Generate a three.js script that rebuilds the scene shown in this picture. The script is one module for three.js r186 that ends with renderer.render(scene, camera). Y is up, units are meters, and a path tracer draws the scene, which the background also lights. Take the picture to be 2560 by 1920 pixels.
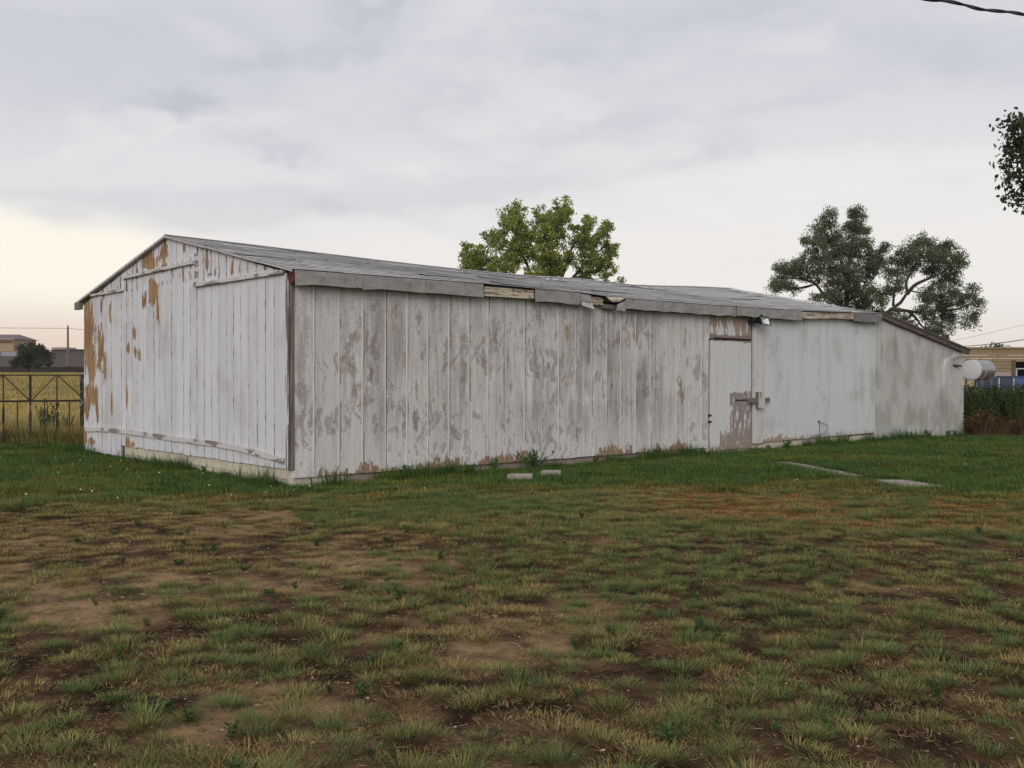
import * as THREE from 'three';
import { mergeGeometries } from 'three/addons/utils/BufferGeometryUtils.js';

// ------------------------------------------------------------------ camera, sky, sun, exposure
const scene = new THREE.Scene();
const F = 2568.08, PITCH = 0.0103, ROLL = 0.0015, EYE = 1.5;
const camera = new THREE.PerspectiveCamera(2 * Math.atan(960 / F) * 180 / Math.PI, 4 / 3, 0.1, 3000);
camera.rotation.order = 'YXZ';
camera.position.set(0, EYE, 0);
camera.rotation.set(-PITCH, 0, ROLL);
const renderer = new THREE.WebGLRenderer({ antialias: true });
renderer.setSize(1024, 768);
renderer.toneMapping = THREE.LinearToneMapping;
renderer.toneMappingExposure = 1.0;
renderer.shadowMap.enabled = true;
renderer.shadowMap.type = THREE.PCFSoftShadowMap;

const sun = new THREE.DirectionalLight(new THREE.Color(1.0, 0.95, 0.9), 1.3);
const SUN_DIR = new THREE.Vector3(-0.20, 0.42, 0.88).normalize();   // soft bright part of the overcast, behind the camera to the left
sun.position.copy(SUN_DIR.clone().multiplyScalar(60)).add(new THREE.Vector3(2, 0, -16));
sun.target.position.set(2, 0, -16);
sun.castShadow = true;
sun.shadow.radius = 60;
sun.shadow.mapSize.set(2048, 2048);
Object.assign(sun.shadow.camera, { left: -30, right: 30, top: 30, bottom: -30, near: 1, far: 160 });
scene.add(sun, sun.target);

// ------------------------------------------------------------------ noise and random numbers
function rng(seed) { let s = seed >>> 0; return () => { s = (s + 0x6D2B79F5) | 0; let t = Math.imul(s ^ (s >>> 15), 1 | s); t = (t + Math.imul(t ^ (t >>> 7), 61 | t)) ^ t; return ((t ^ (t >>> 14)) >>> 0) / 4294967296; }; }
function h2(x, y, s = 0) { let n = Math.imul(x, 374761393) + Math.imul(y, 668265263) + Math.imul(s, 1274126177); n = Math.imul(n ^ (n >>> 13), 1103515245); n = Math.imul(n ^ (n >>> 15), 2246822519); return ((n ^ (n >>> 16)) >>> 0) / 4294967296; }
function vn(x, y, s = 0) {
  const xi = Math.floor(x), yi = Math.floor(y); let u = x - xi, v = y - yi; u = u * u * (3 - 2 * u); v = v * v * (3 - 2 * v);
  const a = h2(xi, yi, s), b = h2(xi + 1, yi, s), c = h2(xi, yi + 1, s), d = h2(xi + 1, yi + 1, s);
  return a + (b - a) * u + (c - a) * v + (a - b - c + d) * u * v;
}
function vnw(x, y, p, s = 0) {   // wraps with integer period p
  const xi = Math.floor(x), yi = Math.floor(y); let u = x - xi, v = y - yi; u = u * u * (3 - 2 * u); v = v * v * (3 - 2 * v);
  const m = (k) => ((k % p) + p) % p;
  const a = h2(m(xi), m(yi), s), b = h2(m(xi + 1), m(yi), s), c = h2(m(xi), m(yi + 1), s), d = h2(m(xi + 1), m(yi + 1), s);
  return a + (b - a) * u + (c - a) * v + (a - b - c + d) * u * v;
}
function fbm(x, y, o = 4, s = 0) { let a = 0.5, r = 0, t = 0; for (let i = 0; i < o; i++) { r += a * vn(x, y, s + i * 17); t += a; x *= 2.03; y *= 2.03; a *= 0.5; } return r / t; }
const clamp = (x, a = 0, b = 1) => Math.min(b, Math.max(a, x));
const ss = (a, b, x) => { const t = clamp((x - a) / (b - a)); return t * t * (3 - 2 * t); };
const mix = (a, b, t) => a + (b - a) * t;
const mix3 = (a, b, t) => [mix(a[0], b[0], t), mix(a[1], b[1], t), mix(a[2], b[2], t)];
const toLin = (c) => { c /= 255; return c <= 0.04045 ? c / 12.92 : Math.pow((c + 0.055) / 1.055, 2.4); };
const lin = (r, g, b) => [toLin(r), toLin(g), toLin(b)];
const toS = (c) => { c = clamp(c); return 255 * (c <= 0.0031308 ? c * 12.92 : 1.055 * Math.pow(c, 1 / 2.4) - 0.055); };

// ------------------------------------------------------------------ sky (air and clouds only)
{
  const W = 2048, Hh = 1024, data = new Float32Array(W * Hh * 4), D = 180 / Math.PI;
  const cHor = lin(231, 222, 211), cLow = lin(239, 234, 229), cMid = lin(226, 226, 229), cTop = lin(212, 213, 220), cZen = lin(212, 213, 220);
  const cDark = lin(178, 182, 196), cPale = lin(245, 243, 241), cGlow = lin(255, 250, 235), cPeach = lin(236, 214, 198), cGround = lin(120, 110, 95);
  const blobs = [[-17.4, 13.9, 2.6, 0.6, -0.03, 0.62], [-12.9, 11.9, 2.9, 0.6, -0.16, 0.42], [-7.2, 19.4, 2.6, 1.2, 0.25, 0.5], [-9.1, 17.0, 2.4, 0.9, 0.3, 0.36], [-13.9, 16.3, 2.6, 0.45, 0.12, 0.34], [-10.4, 9.0, 1.6, 0.4, -0.2, 0.3], [-3.6, 14.7, 2.6, 0.9, 0.1, 0.26], [-22, 14, 5, 1.6, 0.05, 0.12], [-20, 18.5, 5, 1.3, 0.1, 0.08], [1.5, 17.5, 5, 1.3, 0.1, 0.26], [3, 13.2, 5, 0.7, 0.1, 0.22], [15.1, 14.2, 3.4, 0.5, 0.10, 0.26], [8.5, 11.2, 3.2, 0.45, 0.17, 0.26], [13, 19, 6, 1.4, 0.05, 0.2], [21, 15.5, 4, 1, 0.1, 0.16], [6, 8.5, 3, 0.3, 0.05, 0.2], [23.0, 9.9, 1.5, 0.25, 0.05, 0.26], [12, 6.0, 2.4, 0.3, 0.1, 0.16]];
  for (let j = 0; j < Hh; j++) {
    const el = ((j + 0.5) / Hh - 0.5) * 180;
    for (let i = 0; i < W; i++) {
      let az = ((i + 0.5) / W - 0.25) * 360; if (az > 180) az -= 360;
      let c;
      if (el < -1) c = cGround;
      else {
        const ca = Math.cos(az / D), sa = Math.sin(az / D);
        c = el < 4 ? mix3(cHor, cLow, ss(0, 4.5, el)) : mix3(cLow, cMid, ss(4, 10.5, el)); c = mix3(c, cTop, ss(10, 18, el)); c = mix3(c, cZen, ss(25, 60, el));
        // cloud deck seen in perspective, torn by two warps
        const k = 1 / (Math.sin(Math.max(el, 0.5) / D) + 0.10), px = sa * k, py = ca * k;
        const wx = fbm(px * 1.3 + 7, py * 1.6, 4, 5) - 0.5, wy = fbm(px * 1.5, py * 1.5 + 5, 4, 6) - 0.5;
        const q = fbm(px * 1.1 + wx * 1.5 + 4, py * 1.3 + wy * 1.5 + 2, 6, 3), q2 = fbm(px * 2.6 + wx * 2 + 9, py * 2.8 + wy * 2, 6, 11);
        const amt = ss(1.5, 8, el);
        c = mix3(c, cDark, amt * 0.22 * ss(0.50, 0.74, q));
        c = mix3(c, cPale, (0.3 + 0.7 * amt) * 0.26 * ss(0.50, 0.76, q2));
        const wob = (fbm(az * 0.42, el * 0.9, 5, 21) - 0.5), wob2 = (fbm(az * 0.9 + 30, el * 2.1, 5, 22) - 0.5);
        for (const [a0, e0, ra, re, tilt, w] of blobs) { const x = (az - a0) / ra; if (x * x > 9) continue; const xx = x + wob * 1.6, y = (el - e0 - tilt * (az - a0)) / re + wob2 * 3.0; const g = Math.exp(-(xx * xx + (y < 0 ? y * y * 2.2 : y * y * 0.8))); c = mix3(c, cDark, w * g); }
        // brighter sky below the edge of the deck
        const e2 = 8.6 + 3.1 * ss(-8, 14, az) + wob * 1.8 + wob2 * 0.9; c = mix3(c, lin(242, 239, 236), 0.55 * (1 - ss(e2 - 1.2, e2 + 0.7, el)) * ss(-16, -4, az) * ss(60, 40, az) * ss(1.5, 5.5, el));
        // clear gap with evening glow under the cloud edge, left
        const edge = 8.4 - 0.11 * (az + 26) + wob * 1.3 + wob2 * 0.5;
        const g = (1 - ss(edge - 1.1, edge + 0.35, el)) * (1 - ss(-22, -12, az)) * ss(-75, -45, az) * ss(0.8, 4.2, el);
        c = mix3(c, cGlow, 0.97 * g);
        c = mix3(c, cPeach, 0.8 * (1 - ss(1.2, 4.8, el)) * (1 - ss(-18, -4, az)) * ss(-80, -50, az));
      }
      const o = (j * W + i) * 4; data[o] = c[0]; data[o + 1] = c[1]; data[o + 2] = c[2]; data[o + 3] = 1;
    }
  }
  const t = new THREE.DataTexture(data, W, Hh, THREE.RGBAFormat, THREE.FloatType);
  t.mapping = THREE.EquirectangularReflectionMapping; t.magFilter = THREE.LinearFilter; t.minFilter = THREE.LinearFilter; t.wrapS = THREE.RepeatWrapping; t.needsUpdate = true;
  scene.background = t; scene.environment = t;
}
scene.fog = new THREE.FogExp2(new THREE.Color(0.62, 0.56, 0.53), 0.00028);

// ------------------------------------------------------------------ helpers
const used = {};
function numbered(n) { const k = used[n] = (used[n] ?? -1) + 1; return k ? `${n}_${String(k).padStart(3, '0')}` : n; }
function sh(o) { o.traverse((c) => { if (c.isMesh) { c.castShadow = true; c.receiveShadow = true; } }); return o; }
function tag(o, label, category, group, kind) { Object.assign(o.userData, { label, category }); if (group) o.userData.group = group; if (kind) o.userData.kind = kind; return o; }
function thing(name, label, category, pos = [0, 0, 0], turn = 0, group) {
  const o = new THREE.Group(); o.name = numbered(name); o.position.set(...pos); o.rotation.y = turn; scene.add(o); return tag(o, label, category, group);
}
function part(name, geo, mat, parent, label) {
  const m = new THREE.Mesh(geo, mat); m.name = name; m.castShadow = m.receiveShadow = true; parent.add(m); if (label) m.userData.label = label; return m;
}
function solo(name, geo, mat, label, category, group) { const m = part(numbered(name), geo, mat, scene); return tag(m, label, category, group); }
const rgb = (a) => new THREE.Color().setRGB(a[0], a[1], a[2]);
function mat(c, rough = 0.85, extra = {}) { return new THREE.MeshStandardMaterial({ color: rgb(c), roughness: rough, side: THREE.DoubleSide, ...extra }); }
// world point of a photo direction at a given forward depth (used to set real positions in metres)
function U(u, v, d) {
  const c = Math.cos(ROLL), s = Math.sin(ROLL), a = u - 1280, b = v - 960, x = c * a + s * b, y = -(-s * a + c * b);
  const Y = (y * Math.cos(PITCH) - F * Math.sin(PITCH)) / F, Z = (y * Math.sin(PITCH) + F * Math.cos(PITCH)) / F;
  return new THREE.Vector3(x / F * d / Z, EYE + Y * d / Z, -d);
}
// flat-shaded polygon soup: quads/triangles with uv
class Soup {
  constructor() { this.p = []; this.u = []; this.c = []; }
  tri(a, b, c, ua = [0, 0], ub = [0, 0], uc = [0, 0]) { this.p.push(...a, ...b, ...c); this.u.push(...ua, ...ub, ...uc); }
  quad(a, b, c, d, ua, ub, uc, ud) { this.tri(a, b, c, ua, ub, uc); this.tri(a, c, d, ua, uc, ud); }
  geo() { const g = new THREE.BufferGeometry(); g.setAttribute('position', new THREE.Float32BufferAttribute(this.p, 3)); g.setAttribute('uv', new THREE.Float32BufferAttribute(this.u, 2)); g.computeVertexNormals(); return g; }
}
// a board in a wall frame: a = along wall, y = up, d = outwards. map(a,y,d) -> [x,y,z], uv(a,y)
function board(map, uv, a0, a1, yb0, yb1, yt0, yt1, d0, d1, ch = 0.006, flip = false, dTop = 0) {
  const S = new Soup(), V = (a, y, d) => map(a, y, d);
  const f = (P, Q, R, T, uP, uQ, uR, uT) => flip ? S.quad(P, T, R, Q, uP, uT, uR, uQ) : S.quad(P, Q, R, T, uP, uQ, uR, uT);
  const yb = (a) => mix(yb0, yb1, (a - a0) / (a1 - a0)), yt = (a) => mix(yt0, yt1, (a - a0) / (a1 - a0));
  const col = [[a0, d0], [a0, d1 - ch], [a0 + ch, d1], [a1 - ch, d1], [a1, d1 - ch], [a1, d0]];
  for (let i = 0; i < 5; i++) {
    const [p, e] = col[i], [q, g] = col[i + 1];
    f(V(p, yb(p), e), V(q, yb(q), g), V(q, yt(q), g + dTop), V(p, yt(p), e + dTop), uv(p, yb(p)), uv(q, yb(q)), uv(q, yt(q)), uv(p, yt(p)));
  }
  f(V(a1, yb1, d0), V(a0, yb0, d0), V(a0, yt0, d0 + dTop), V(a1, yt1, d0 + dTop), uv(a1, yb1), uv(a0, yb0), uv(a0, yt0), uv(a1, yt1));
  f(V(a0, yt0, d1 + dTop), V(a1, yt1, d1 + dTop), V(a1, yt1, d0 + dTop), V(a0, yt0, d0 + dTop), uv(a0, yt0), uv(a1, yt1), uv(a1, yt1 - 0.02), uv(a0, yt0 - 0.02));
  f(V(a0, yb0, d0), V(a1, yb1, d0), V(a1, yb1, d1), V(a0, yb0, d1), uv(a0, yb0 + 0.02), uv(a1, yb1 + 0.02), uv(a1, yb1), uv(a0, yb0));
  return S.geo();
}
function tex(w, h, fn, srgb = true, wrap = true) {
  const data = new Uint8Array(w * h * 4);
  for (let j = 0; j < h; j++) for (let i = 0; i < w; i++) {
    const c = fn((i + 0.5) / w, (j + 0.5) / h, i, j), o = (j * w + i) * 4;
    if (srgb) { data[o] = toS(c[0]); data[o + 1] = toS(c[1]); data[o + 2] = toS(c[2]); } else { const q = clamp(c) * 255; data[o] = data[o + 1] = data[o + 2] = q; }
    data[o + 3] = 255;
  }
  const t = new THREE.DataTexture(data, w, h, THREE.RGBAFormat); if (srgb) t.colorSpace = THREE.SRGBColorSpace;
  t.magFilter = THREE.LinearFilter; t.minFilter = THREE.LinearMipmapLinearFilter; t.generateMipmaps = true; if (wrap) t.wrapS = t.wrapT = THREE.RepeatWrapping; t.needsUpdate = true; return t;
}
function tube(points, radius, seg = 12, rad = 6, taper = 1) {
  const c = new THREE.CatmullRomCurve3(points), g = new THREE.TubeGeometry(c, seg, radius, rad, false);
  if (taper !== 1) {
    const p = g.attributes.position, v = new THREE.Vector3();
    for (let i = 0; i <= seg; i++) { const o = c.getPointAt(i / seg), k = mix(1, taper, i / seg); for (let j = 0; j <= rad; j++) { const n = i * (rad + 1) + j; v.fromBufferAttribute(p, n).sub(o).multiplyScalar(k).add(o); p.setXYZ(n, v.x, v.y, v.z); } }
  }
  return g;
}
function bar(a, b, w, h = w) {      // square bar between two points
  const A = new THREE.Vector3(...a), B = new THREE.Vector3(...b), g = new THREE.BoxGeometry(w, A.distanceTo(B), h);
  g.applyQuaternion(new THREE.Quaternion().setFromUnitVectors(new THREE.Vector3(0, 1, 0), B.clone().sub(A).normalize())); g.translate((A.x + B.x) / 2, (A.y + B.y) / 2, (A.z + B.z) / 2); return g;
}
const box = (x0, x1, y0, y1, z0, z1) => { const g = new THREE.BoxGeometry(x1 - x0, y1 - y0, z1 - z0); g.translate((x0 + x1) / 2, (y0 + y1) / 2, (z0 + z1) / 2); return g; };

// ------------------------------------------------------------------ ground
const X0 = -2.8932, Z0 = 13.5113, YAW = 0.7172, CY = Math.cos(YAW), SY = Math.sin(YAW);
const WID = 7.93, LEN = 14.66, LTO = 18.95;
const toShed = (X, Z) => { const x = X - X0, z = Z - Z0; return [x * CY + z * SY, -x * SY + z * CY]; };   // s along the long wall, t behind it
const fromShed = (s, t) => [X0 + s * CY - t * SY, Z0 + s * SY + t * CY];
function groundY(X, Z) {
  let y = (fbm(X * 0.7, Z * 0.7, 3, 5) - 0.5) * 0.05 + (fbm(X * 4, Z * 4, 3, 8) - 0.5) * 0.035;
  y += ss(24, 125, Z) * ss(-6, -14, X) * 1.35;                       // the field beyond the gate climbs
  y -= ss(6, 11, X) * ss(18, 25, Z) * 0.09;
  const [s, t] = toShed(X, Z); if (s > -2 && s < 20 && t > -1.2 && t < 9) y = mix(y, y * 0.3 - 0.035, 0.8);
  return y;
}
// wetness of growth: 1 = green belt by the shed, 0 = worn yard
function belt(X, Z) {
  const n = (fbm(X * 0.8, Z * 0.8, 3, 31) - 0.5) * 2.6 + (fbm(X * 3, Z * 3, 2, 32) - 0.5) * 1.1;
  const zb = mix(12.4, 13.3, ss(-1.5, 1.5, X)) - 0.5 * ss(3.5, 6, X);
  return ss(zb - 1.1, zb + 0.9, Z + n);
}
const bare = (X, Z) => {               // trodden pale dirt
  let v = fbm(X * 0.75 + 3, Z * 1.1, 3, 41);
  const spot = (x, z, rx, rz) => Math.exp(-(((X - x) / rx) ** 2 + ((Z - z) / rz) ** 2));
  v += 0.13 * spot(-3.3, 10.2, 1.4, 0.7) + 0.11 * spot(-2.4, 7.4, 0.8, 0.7) + 0.10 * spot(-3.9, 9.0, 0.9, 0.6) + 0.2 * spot(-1.5, 9.4, 0.35, 0.5) + 0.16 * spot(2.3, 6.2, 0.5, 0.7) + 0.16 * spot(1.9, 3.9, 0.4, 0.4) + 0.14 * spot(-1.0, 4.6, 0.5, 0.5) - 0.2 * spot(4, 10, 3, 2.4) - 0.08 * spot(0.5, 5, 2, 1.5);
  return v;
};
{
  const axis = (lo, a, b, hi, st) => { const r = []; for (let x = a; x <= b + 1e-6; x += st) r.push(x); let x = b, d = st; while (x < hi) { d *= 1.22; x += d; r.push(Math.min(x, hi)); } x = a; d = st; const l = []; while (x > lo) { d *= 1.22; x -= d; l.unshift(Math.max(x, lo)); } return [...l, ...r]; };
  const xs = axis(-1500, -13, 13, 1500, 0.08), zs = axis(-60, 2.5, 24, 2200, 0.08), nx = xs.length, nz = zs.length;
  const pos = new Float32Array(nx * nz * 3), col = new Float32Array(nx * nz * 3), uv = new Float32Array(nx * nz * 2), idx = [];
  const soil = [0.09, 0.051, 0.028], dust = [0.26, 0.172, 0.092], litter = [0.06, 0.052, 0.026], gold = [0.42, 0.32, 0.11], rust = [0.17, 0.085, 0.04];
  for (let j = 0; j < nz; j++) for (let i = 0; i < nx; i++) {
    const X = xs[i], Z = zs[j], k = j * nx + i;
    pos[k * 3] = X; pos[k * 3 + 1] = groundY(X, Z); pos[k * 3 + 2] = -Z; uv[k * 2] = X / 1.7; uv[k * 2 + 1] = Z / 1.7;
    let c = mix3(soil, dust, ss(0.49, 0.68, bare(X, Z) + (fbm(X * 5, Z * 5, 3, 77) - 0.5) * 0.34));
    c = mix3(c, litter, belt(X, Z) * 0.9);
    const far = ss(25, 31, Z) * ss(-7, -9, X);
    const gf = fbm(X * 0.12, Z * 0.06, 3, 91);
    c = mix3(c, mix3(gold, [0.17, 0.16, 0.06], ss(0.5, 0.7, gf)), far);
    if (X >= -7 && Z > 27) c = mix3(c, rust, ss(27, 30, Z) * 0.7);
    const n = 0.86 + 0.28 * fbm(X * 2.2, Z * 2.2, 3, 61);
    col[k * 3] = c[0] * n; col[k * 3 + 1] = c[1] * n; col[k * 3 + 2] = c[2] * n;
    if (i < nx - 1 && j < nz - 1) idx.push(k, k + 1, k + nx, k + 1, k + nx + 1, k + nx);
  }
  const g = new THREE.BufferGeometry(); g.setAttribute('position', new THREE.BufferAttribute(pos, 3)); g.setAttribute('color', new THREE.BufferAttribute(col, 3)); g.setAttribute('uv', new THREE.BufferAttribute(uv, 2)); g.setIndex(idx); g.computeVertexNormals();
  const N = 1024;
  const grit = (u, v) => { let r = 0, a = 0.5, p = 8; for (let i = 0; i < 6; i++) { r += a * vnw(u * p, v * p, p, i + 3); a *= 0.62; p *= 2; } return r; };
  const m = tex(N, N, (u, v, i, j) => {
    const q = grit(u, v); let b = clamp(0.66 + (q - 0.62) * 1.9 + (h2(i, j, 3) - 0.5) * 0.22, 0.22, 1.0); let c = [b, b * 0.99, b * 0.97];
    const st = vnw(u * 256, v * 64, 64, 50), st2 = vnw(u * 64, v * 256, 64, 51);
    if (st > 0.9 || st2 > 0.91) c = [1, 0.95, 0.82];
    if (h2(i >> 1, j >> 1, 9) > 0.995) c = [1, 1, 0.97];
    return c;
  });
  const bm = tex(N, N, (u, v) => grit(u, v), false);
  const gm = new THREE.MeshPhysicalMaterial({ map: m, vertexColors: true, roughness: 1, specularIntensity: 0.15, bumpMap: bm, bumpScale: 0.035, side: THREE.DoubleSide });
  const o = part('ground', g, gm, scene); tag(o, 'worn yard of bare brown dirt and dry ground running out to the field', 'ground', null, 'structure');
}

// ------------------------------------------------------------------ the shed
const shed = thing('shed', 'long low white wooden shed with peeling paint and sagging grey roof', 'shed', [X0, 0, -Z0], YAW);
const fm = (s, y, d) => [s, y, d];              // front (long) wall frame
const gm_ = (t, y, d) => [-d, y, -t];           // gable wall frame
const uvF = (s, y) => [s / 15, y / 2.9];
const uvG = (t, y) => [t / 8, y / 3.75];
const RID = 3.70, EAV = 2.85;
const eaveSag = (s) => -0.028 * ss(3, 5, s) - 0.042 * ss(5, 6.3, s) + 0.03 * ss(10.4, 12.6, s) + 0.045 * ss(12.6, 14.6, s);
const ridgeSag = (s) => { const x = clamp(s / LEN); return -0.16 * Math.sin(Math.PI * clamp(x * 0.92)) ** 1.2 + 0.03 * Math.exp(-(((s - 9.2) / 0.9) ** 2)) - 0.04 * Math.exp(-(((s - 11.2) / 0.9) ** 2)); };
// near roof slope: v = 0 at the eave edge, 1 at the ridge
function roofPt(s, v, lift = 0, dz = 0.16) {
  const z = mix(dz, -WID / 2, v), y = mix(EAV + eaveSag(s), RID + ridgeSag(s), v) + 0.012 * (fbm(s * 0.9, v * 5, 2, 71) - 0.5) * 2 * Math.sin(Math.PI * clamp(v)) + lift;
  return [s, y, z];
}
const topF = (s) => 2.74 + eaveSag(s);
const topG = (t) => { const h = WID / 2; return mix(EAV - 0.05, RID - 0.02, 1 - Math.abs(t - h) / h); };

// gable boards: joints along t
const GJ = [0.128, 0.461, 0.706, 0.948, 1.2, 1.447, 1.672, 1.895, 2.153, 2.399, 2.647, 2.905, 3.143, 3.392, 3.634, 3.854, 4.11, 4.354, 4.57, 4.799, 5.038, 5.293, 5.527, 5.777, 6.01, 6.247, 6.495, 6.772, 6.978, 7.175, 7.461, 7.691, WID];
const FJ = [0.0, 0.339, 0.73, 1.108, 1.489, 1.857, 2.228, 2.61, 2.995, 3.362, 3.726, 4.104, 4.487, 4.859, 5.228, 5.609, 5.981, 6.331, 6.7, 7.095, 7.438, 7.789, 8.156, 8.52, 8.725];
const nearest = (arr, x) => { let b = 9; for (const a of arr) b = Math.min(b, Math.abs(a - x)); return b; };
const cell = (arr, x) => { let i = 0; while (i < arr.length - 1 && arr[i + 1] < x) i++; return i; };

const peelBlobs = [[7.66, 2.2, 0.42, 0.85], [7.75, 2.75, 0.28, 0.3], [7.05, 1.95, 0.22, 0.5], [6.85, 1.62, 0.16, 0.42], [7.5, 1.62, 0.3, 0.5], [7.55, 1.12, 0.42, 0.26], [7.8, 0.85, 0.2, 0.28], [7.25, 0.95, 0.1, 0.35], [7.2, 0.72, 0.06, 0.25], [7.85, 0.28, 0.16, 0.2], [7.5, 0.22, 0.2, 0.08],
  [4.82, 3.36, 0.40, 0.20], [4.6, 3.3, 0.22, 0.16], [4.15, 3.42, 0.20, 0.24], [4.1, 3.22, 0.12, 0.12], [4.58, 2.82, 0.24, 0.26], [4.66, 3.0, 0.1, 0.14], [4.98, 2.72, 0.12, 0.2], [4.42, 2.5, 0.09, 0.26], [5.43, 2.17, 0.10, 0.15], [5.39, 1.87, 0.11, 0.13], [5.2, 1.79, 0.075, 0.13], [5.71, 1.93, 0.09, 0.12], [5.77, 1.1, 0.05, 0.24], [6.5, 0.9, 0.07, 0.24], [5.75, 0.25, 0.15, 0.15], [5.5, 0.27, 0.1, 0.08], [6.9, 2.95, 0.08, 0.14], [6.55, 2.6, 0.06, 0.24], [2.55, 3.2, 0.07, 0.2], [7.0, 2.75, 0.07, 0.16], [1.72, 2.98, 0.06, 0.16]];
const TAN = [0.36, 0.215, 0.085], ORB = [0.25, 0.115, 0.045], OLD = [0.10, 0.072, 0.058];
const gableMap = tex(2048, 1024, (u, v, i, j) => {
  const t = u * 8, y = v * 3.75, k = cell(GJ, t);
  const br = h2(k, 3, 7), br2 = h2(k, y > 2.9 ? 2 : 1, 19);
  let c = mix3([0.70, 0.695, 0.715], [0.60, 0.595, 0.61], br * 0.8);
  const st = fbm(t * 16, y * 1.1 + br * 9, 4, 2); c = mix3(c, [0.5, 0.49, 0.50], 0.55 * ss(0.5, 0.8, st));
  c = mix3(c, [0.46, 0.44, 0.43], 0.5 * ss(0.52, 0.75, fbm(t * 2.1, y * 1.5, 4, 25)));
  const sp = h2(i, j, 5); if (sp > 0.975 - 0.03 * ss(0.45, 0.7, fbm(t * 3, y * 2, 3, 44))) c = mix3(c, [0.22, 0.18, 0.16], 0.55);
  // flaked paint along the joints and in the top of the gable
  const e = nearest(GJ, t), fl = fbm(t * 60, y * 9, 3, 6), top = ss(2.86, 2.98, y);
  if (e < 0.0085 && fl > 0.33) c = mix3(c, OLD, 0.48); if (e < 0.012 && fl > 0.66 - 0.14 * top) c = mix3(c, top > 0.5 ? [0.16, 0.075, 0.05] : OLD, 0.8);
  const nz = fbm(t * 22, y * 5, 4, 8);
  if (top > 0.3 && nz > 0.7 - 0.07 * ss(0.06, 0.02, e)) c = mix3(ORB, OLD, br2);
  if (nz > 0.80 && e < 0.015) c = OLD;
  let f = 0; for (const b of peelBlobs) { const dx = (t - b[0]) / b[2], dy = (y - b[1]) / b[3]; const q = 1 - Math.sqrt(dx * dx + dy * dy); if (q > f) f = q; }
  if (f > 0) {
    const n = (fbm(t * 14, y * 4.2, 4, 33) - 0.5) * 1.15 + (br2 - 0.5) * 0.12 + (fbm(t * 60, y * 13, 4, 34) - 0.5) * 0.9 + (h2(Math.floor(t * 42), k, 35) - 0.5) * 0.16;
    if (f + n > 0.2) { const g = fbm(t * 70, y * 3, 3, 12); c = mix3(mix3(TAN, ORB, ss(0.42, 0.66, fbm(t * 5, y * 2.2, 3, 13)) * 0.75), OLD, 0.6 * ss(0.46, 0.72, g)); if (h2(i, j, 36) > 0.93) c = mix3(c, [0.6, 0.58, 0.55], 0.5); }
  }
  // right edge by the corner board: weathered bare wood showing
  if (t < 0.13) { const n = fbm(t * 60, y * 2.2, 4, 53); c = n > 0.40 + (t - 0.05) * 3.2 ? mix3([0.115, 0.085, 0.075], [0.22, 0.18, 0.16], fbm(t * 120, y * 4, 3, 54)) : c; }
  return c;
}, true, false);
const gableBump = tex(1024, 512, (u, v) => { const t = u * 8, y = v * 3.75; return 0.5 * fbm(t * 40, y * 3, 3, 14) + 0.5 * fbm(t * 22, y * 8, 3, 15); }, false, false);
const gablePaint = new THREE.MeshStandardMaterial({ map: gableMap, roughness: 0.8, bumpMap: gableBump, bumpScale: 0.004, side: THREE.DoubleSide });

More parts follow.
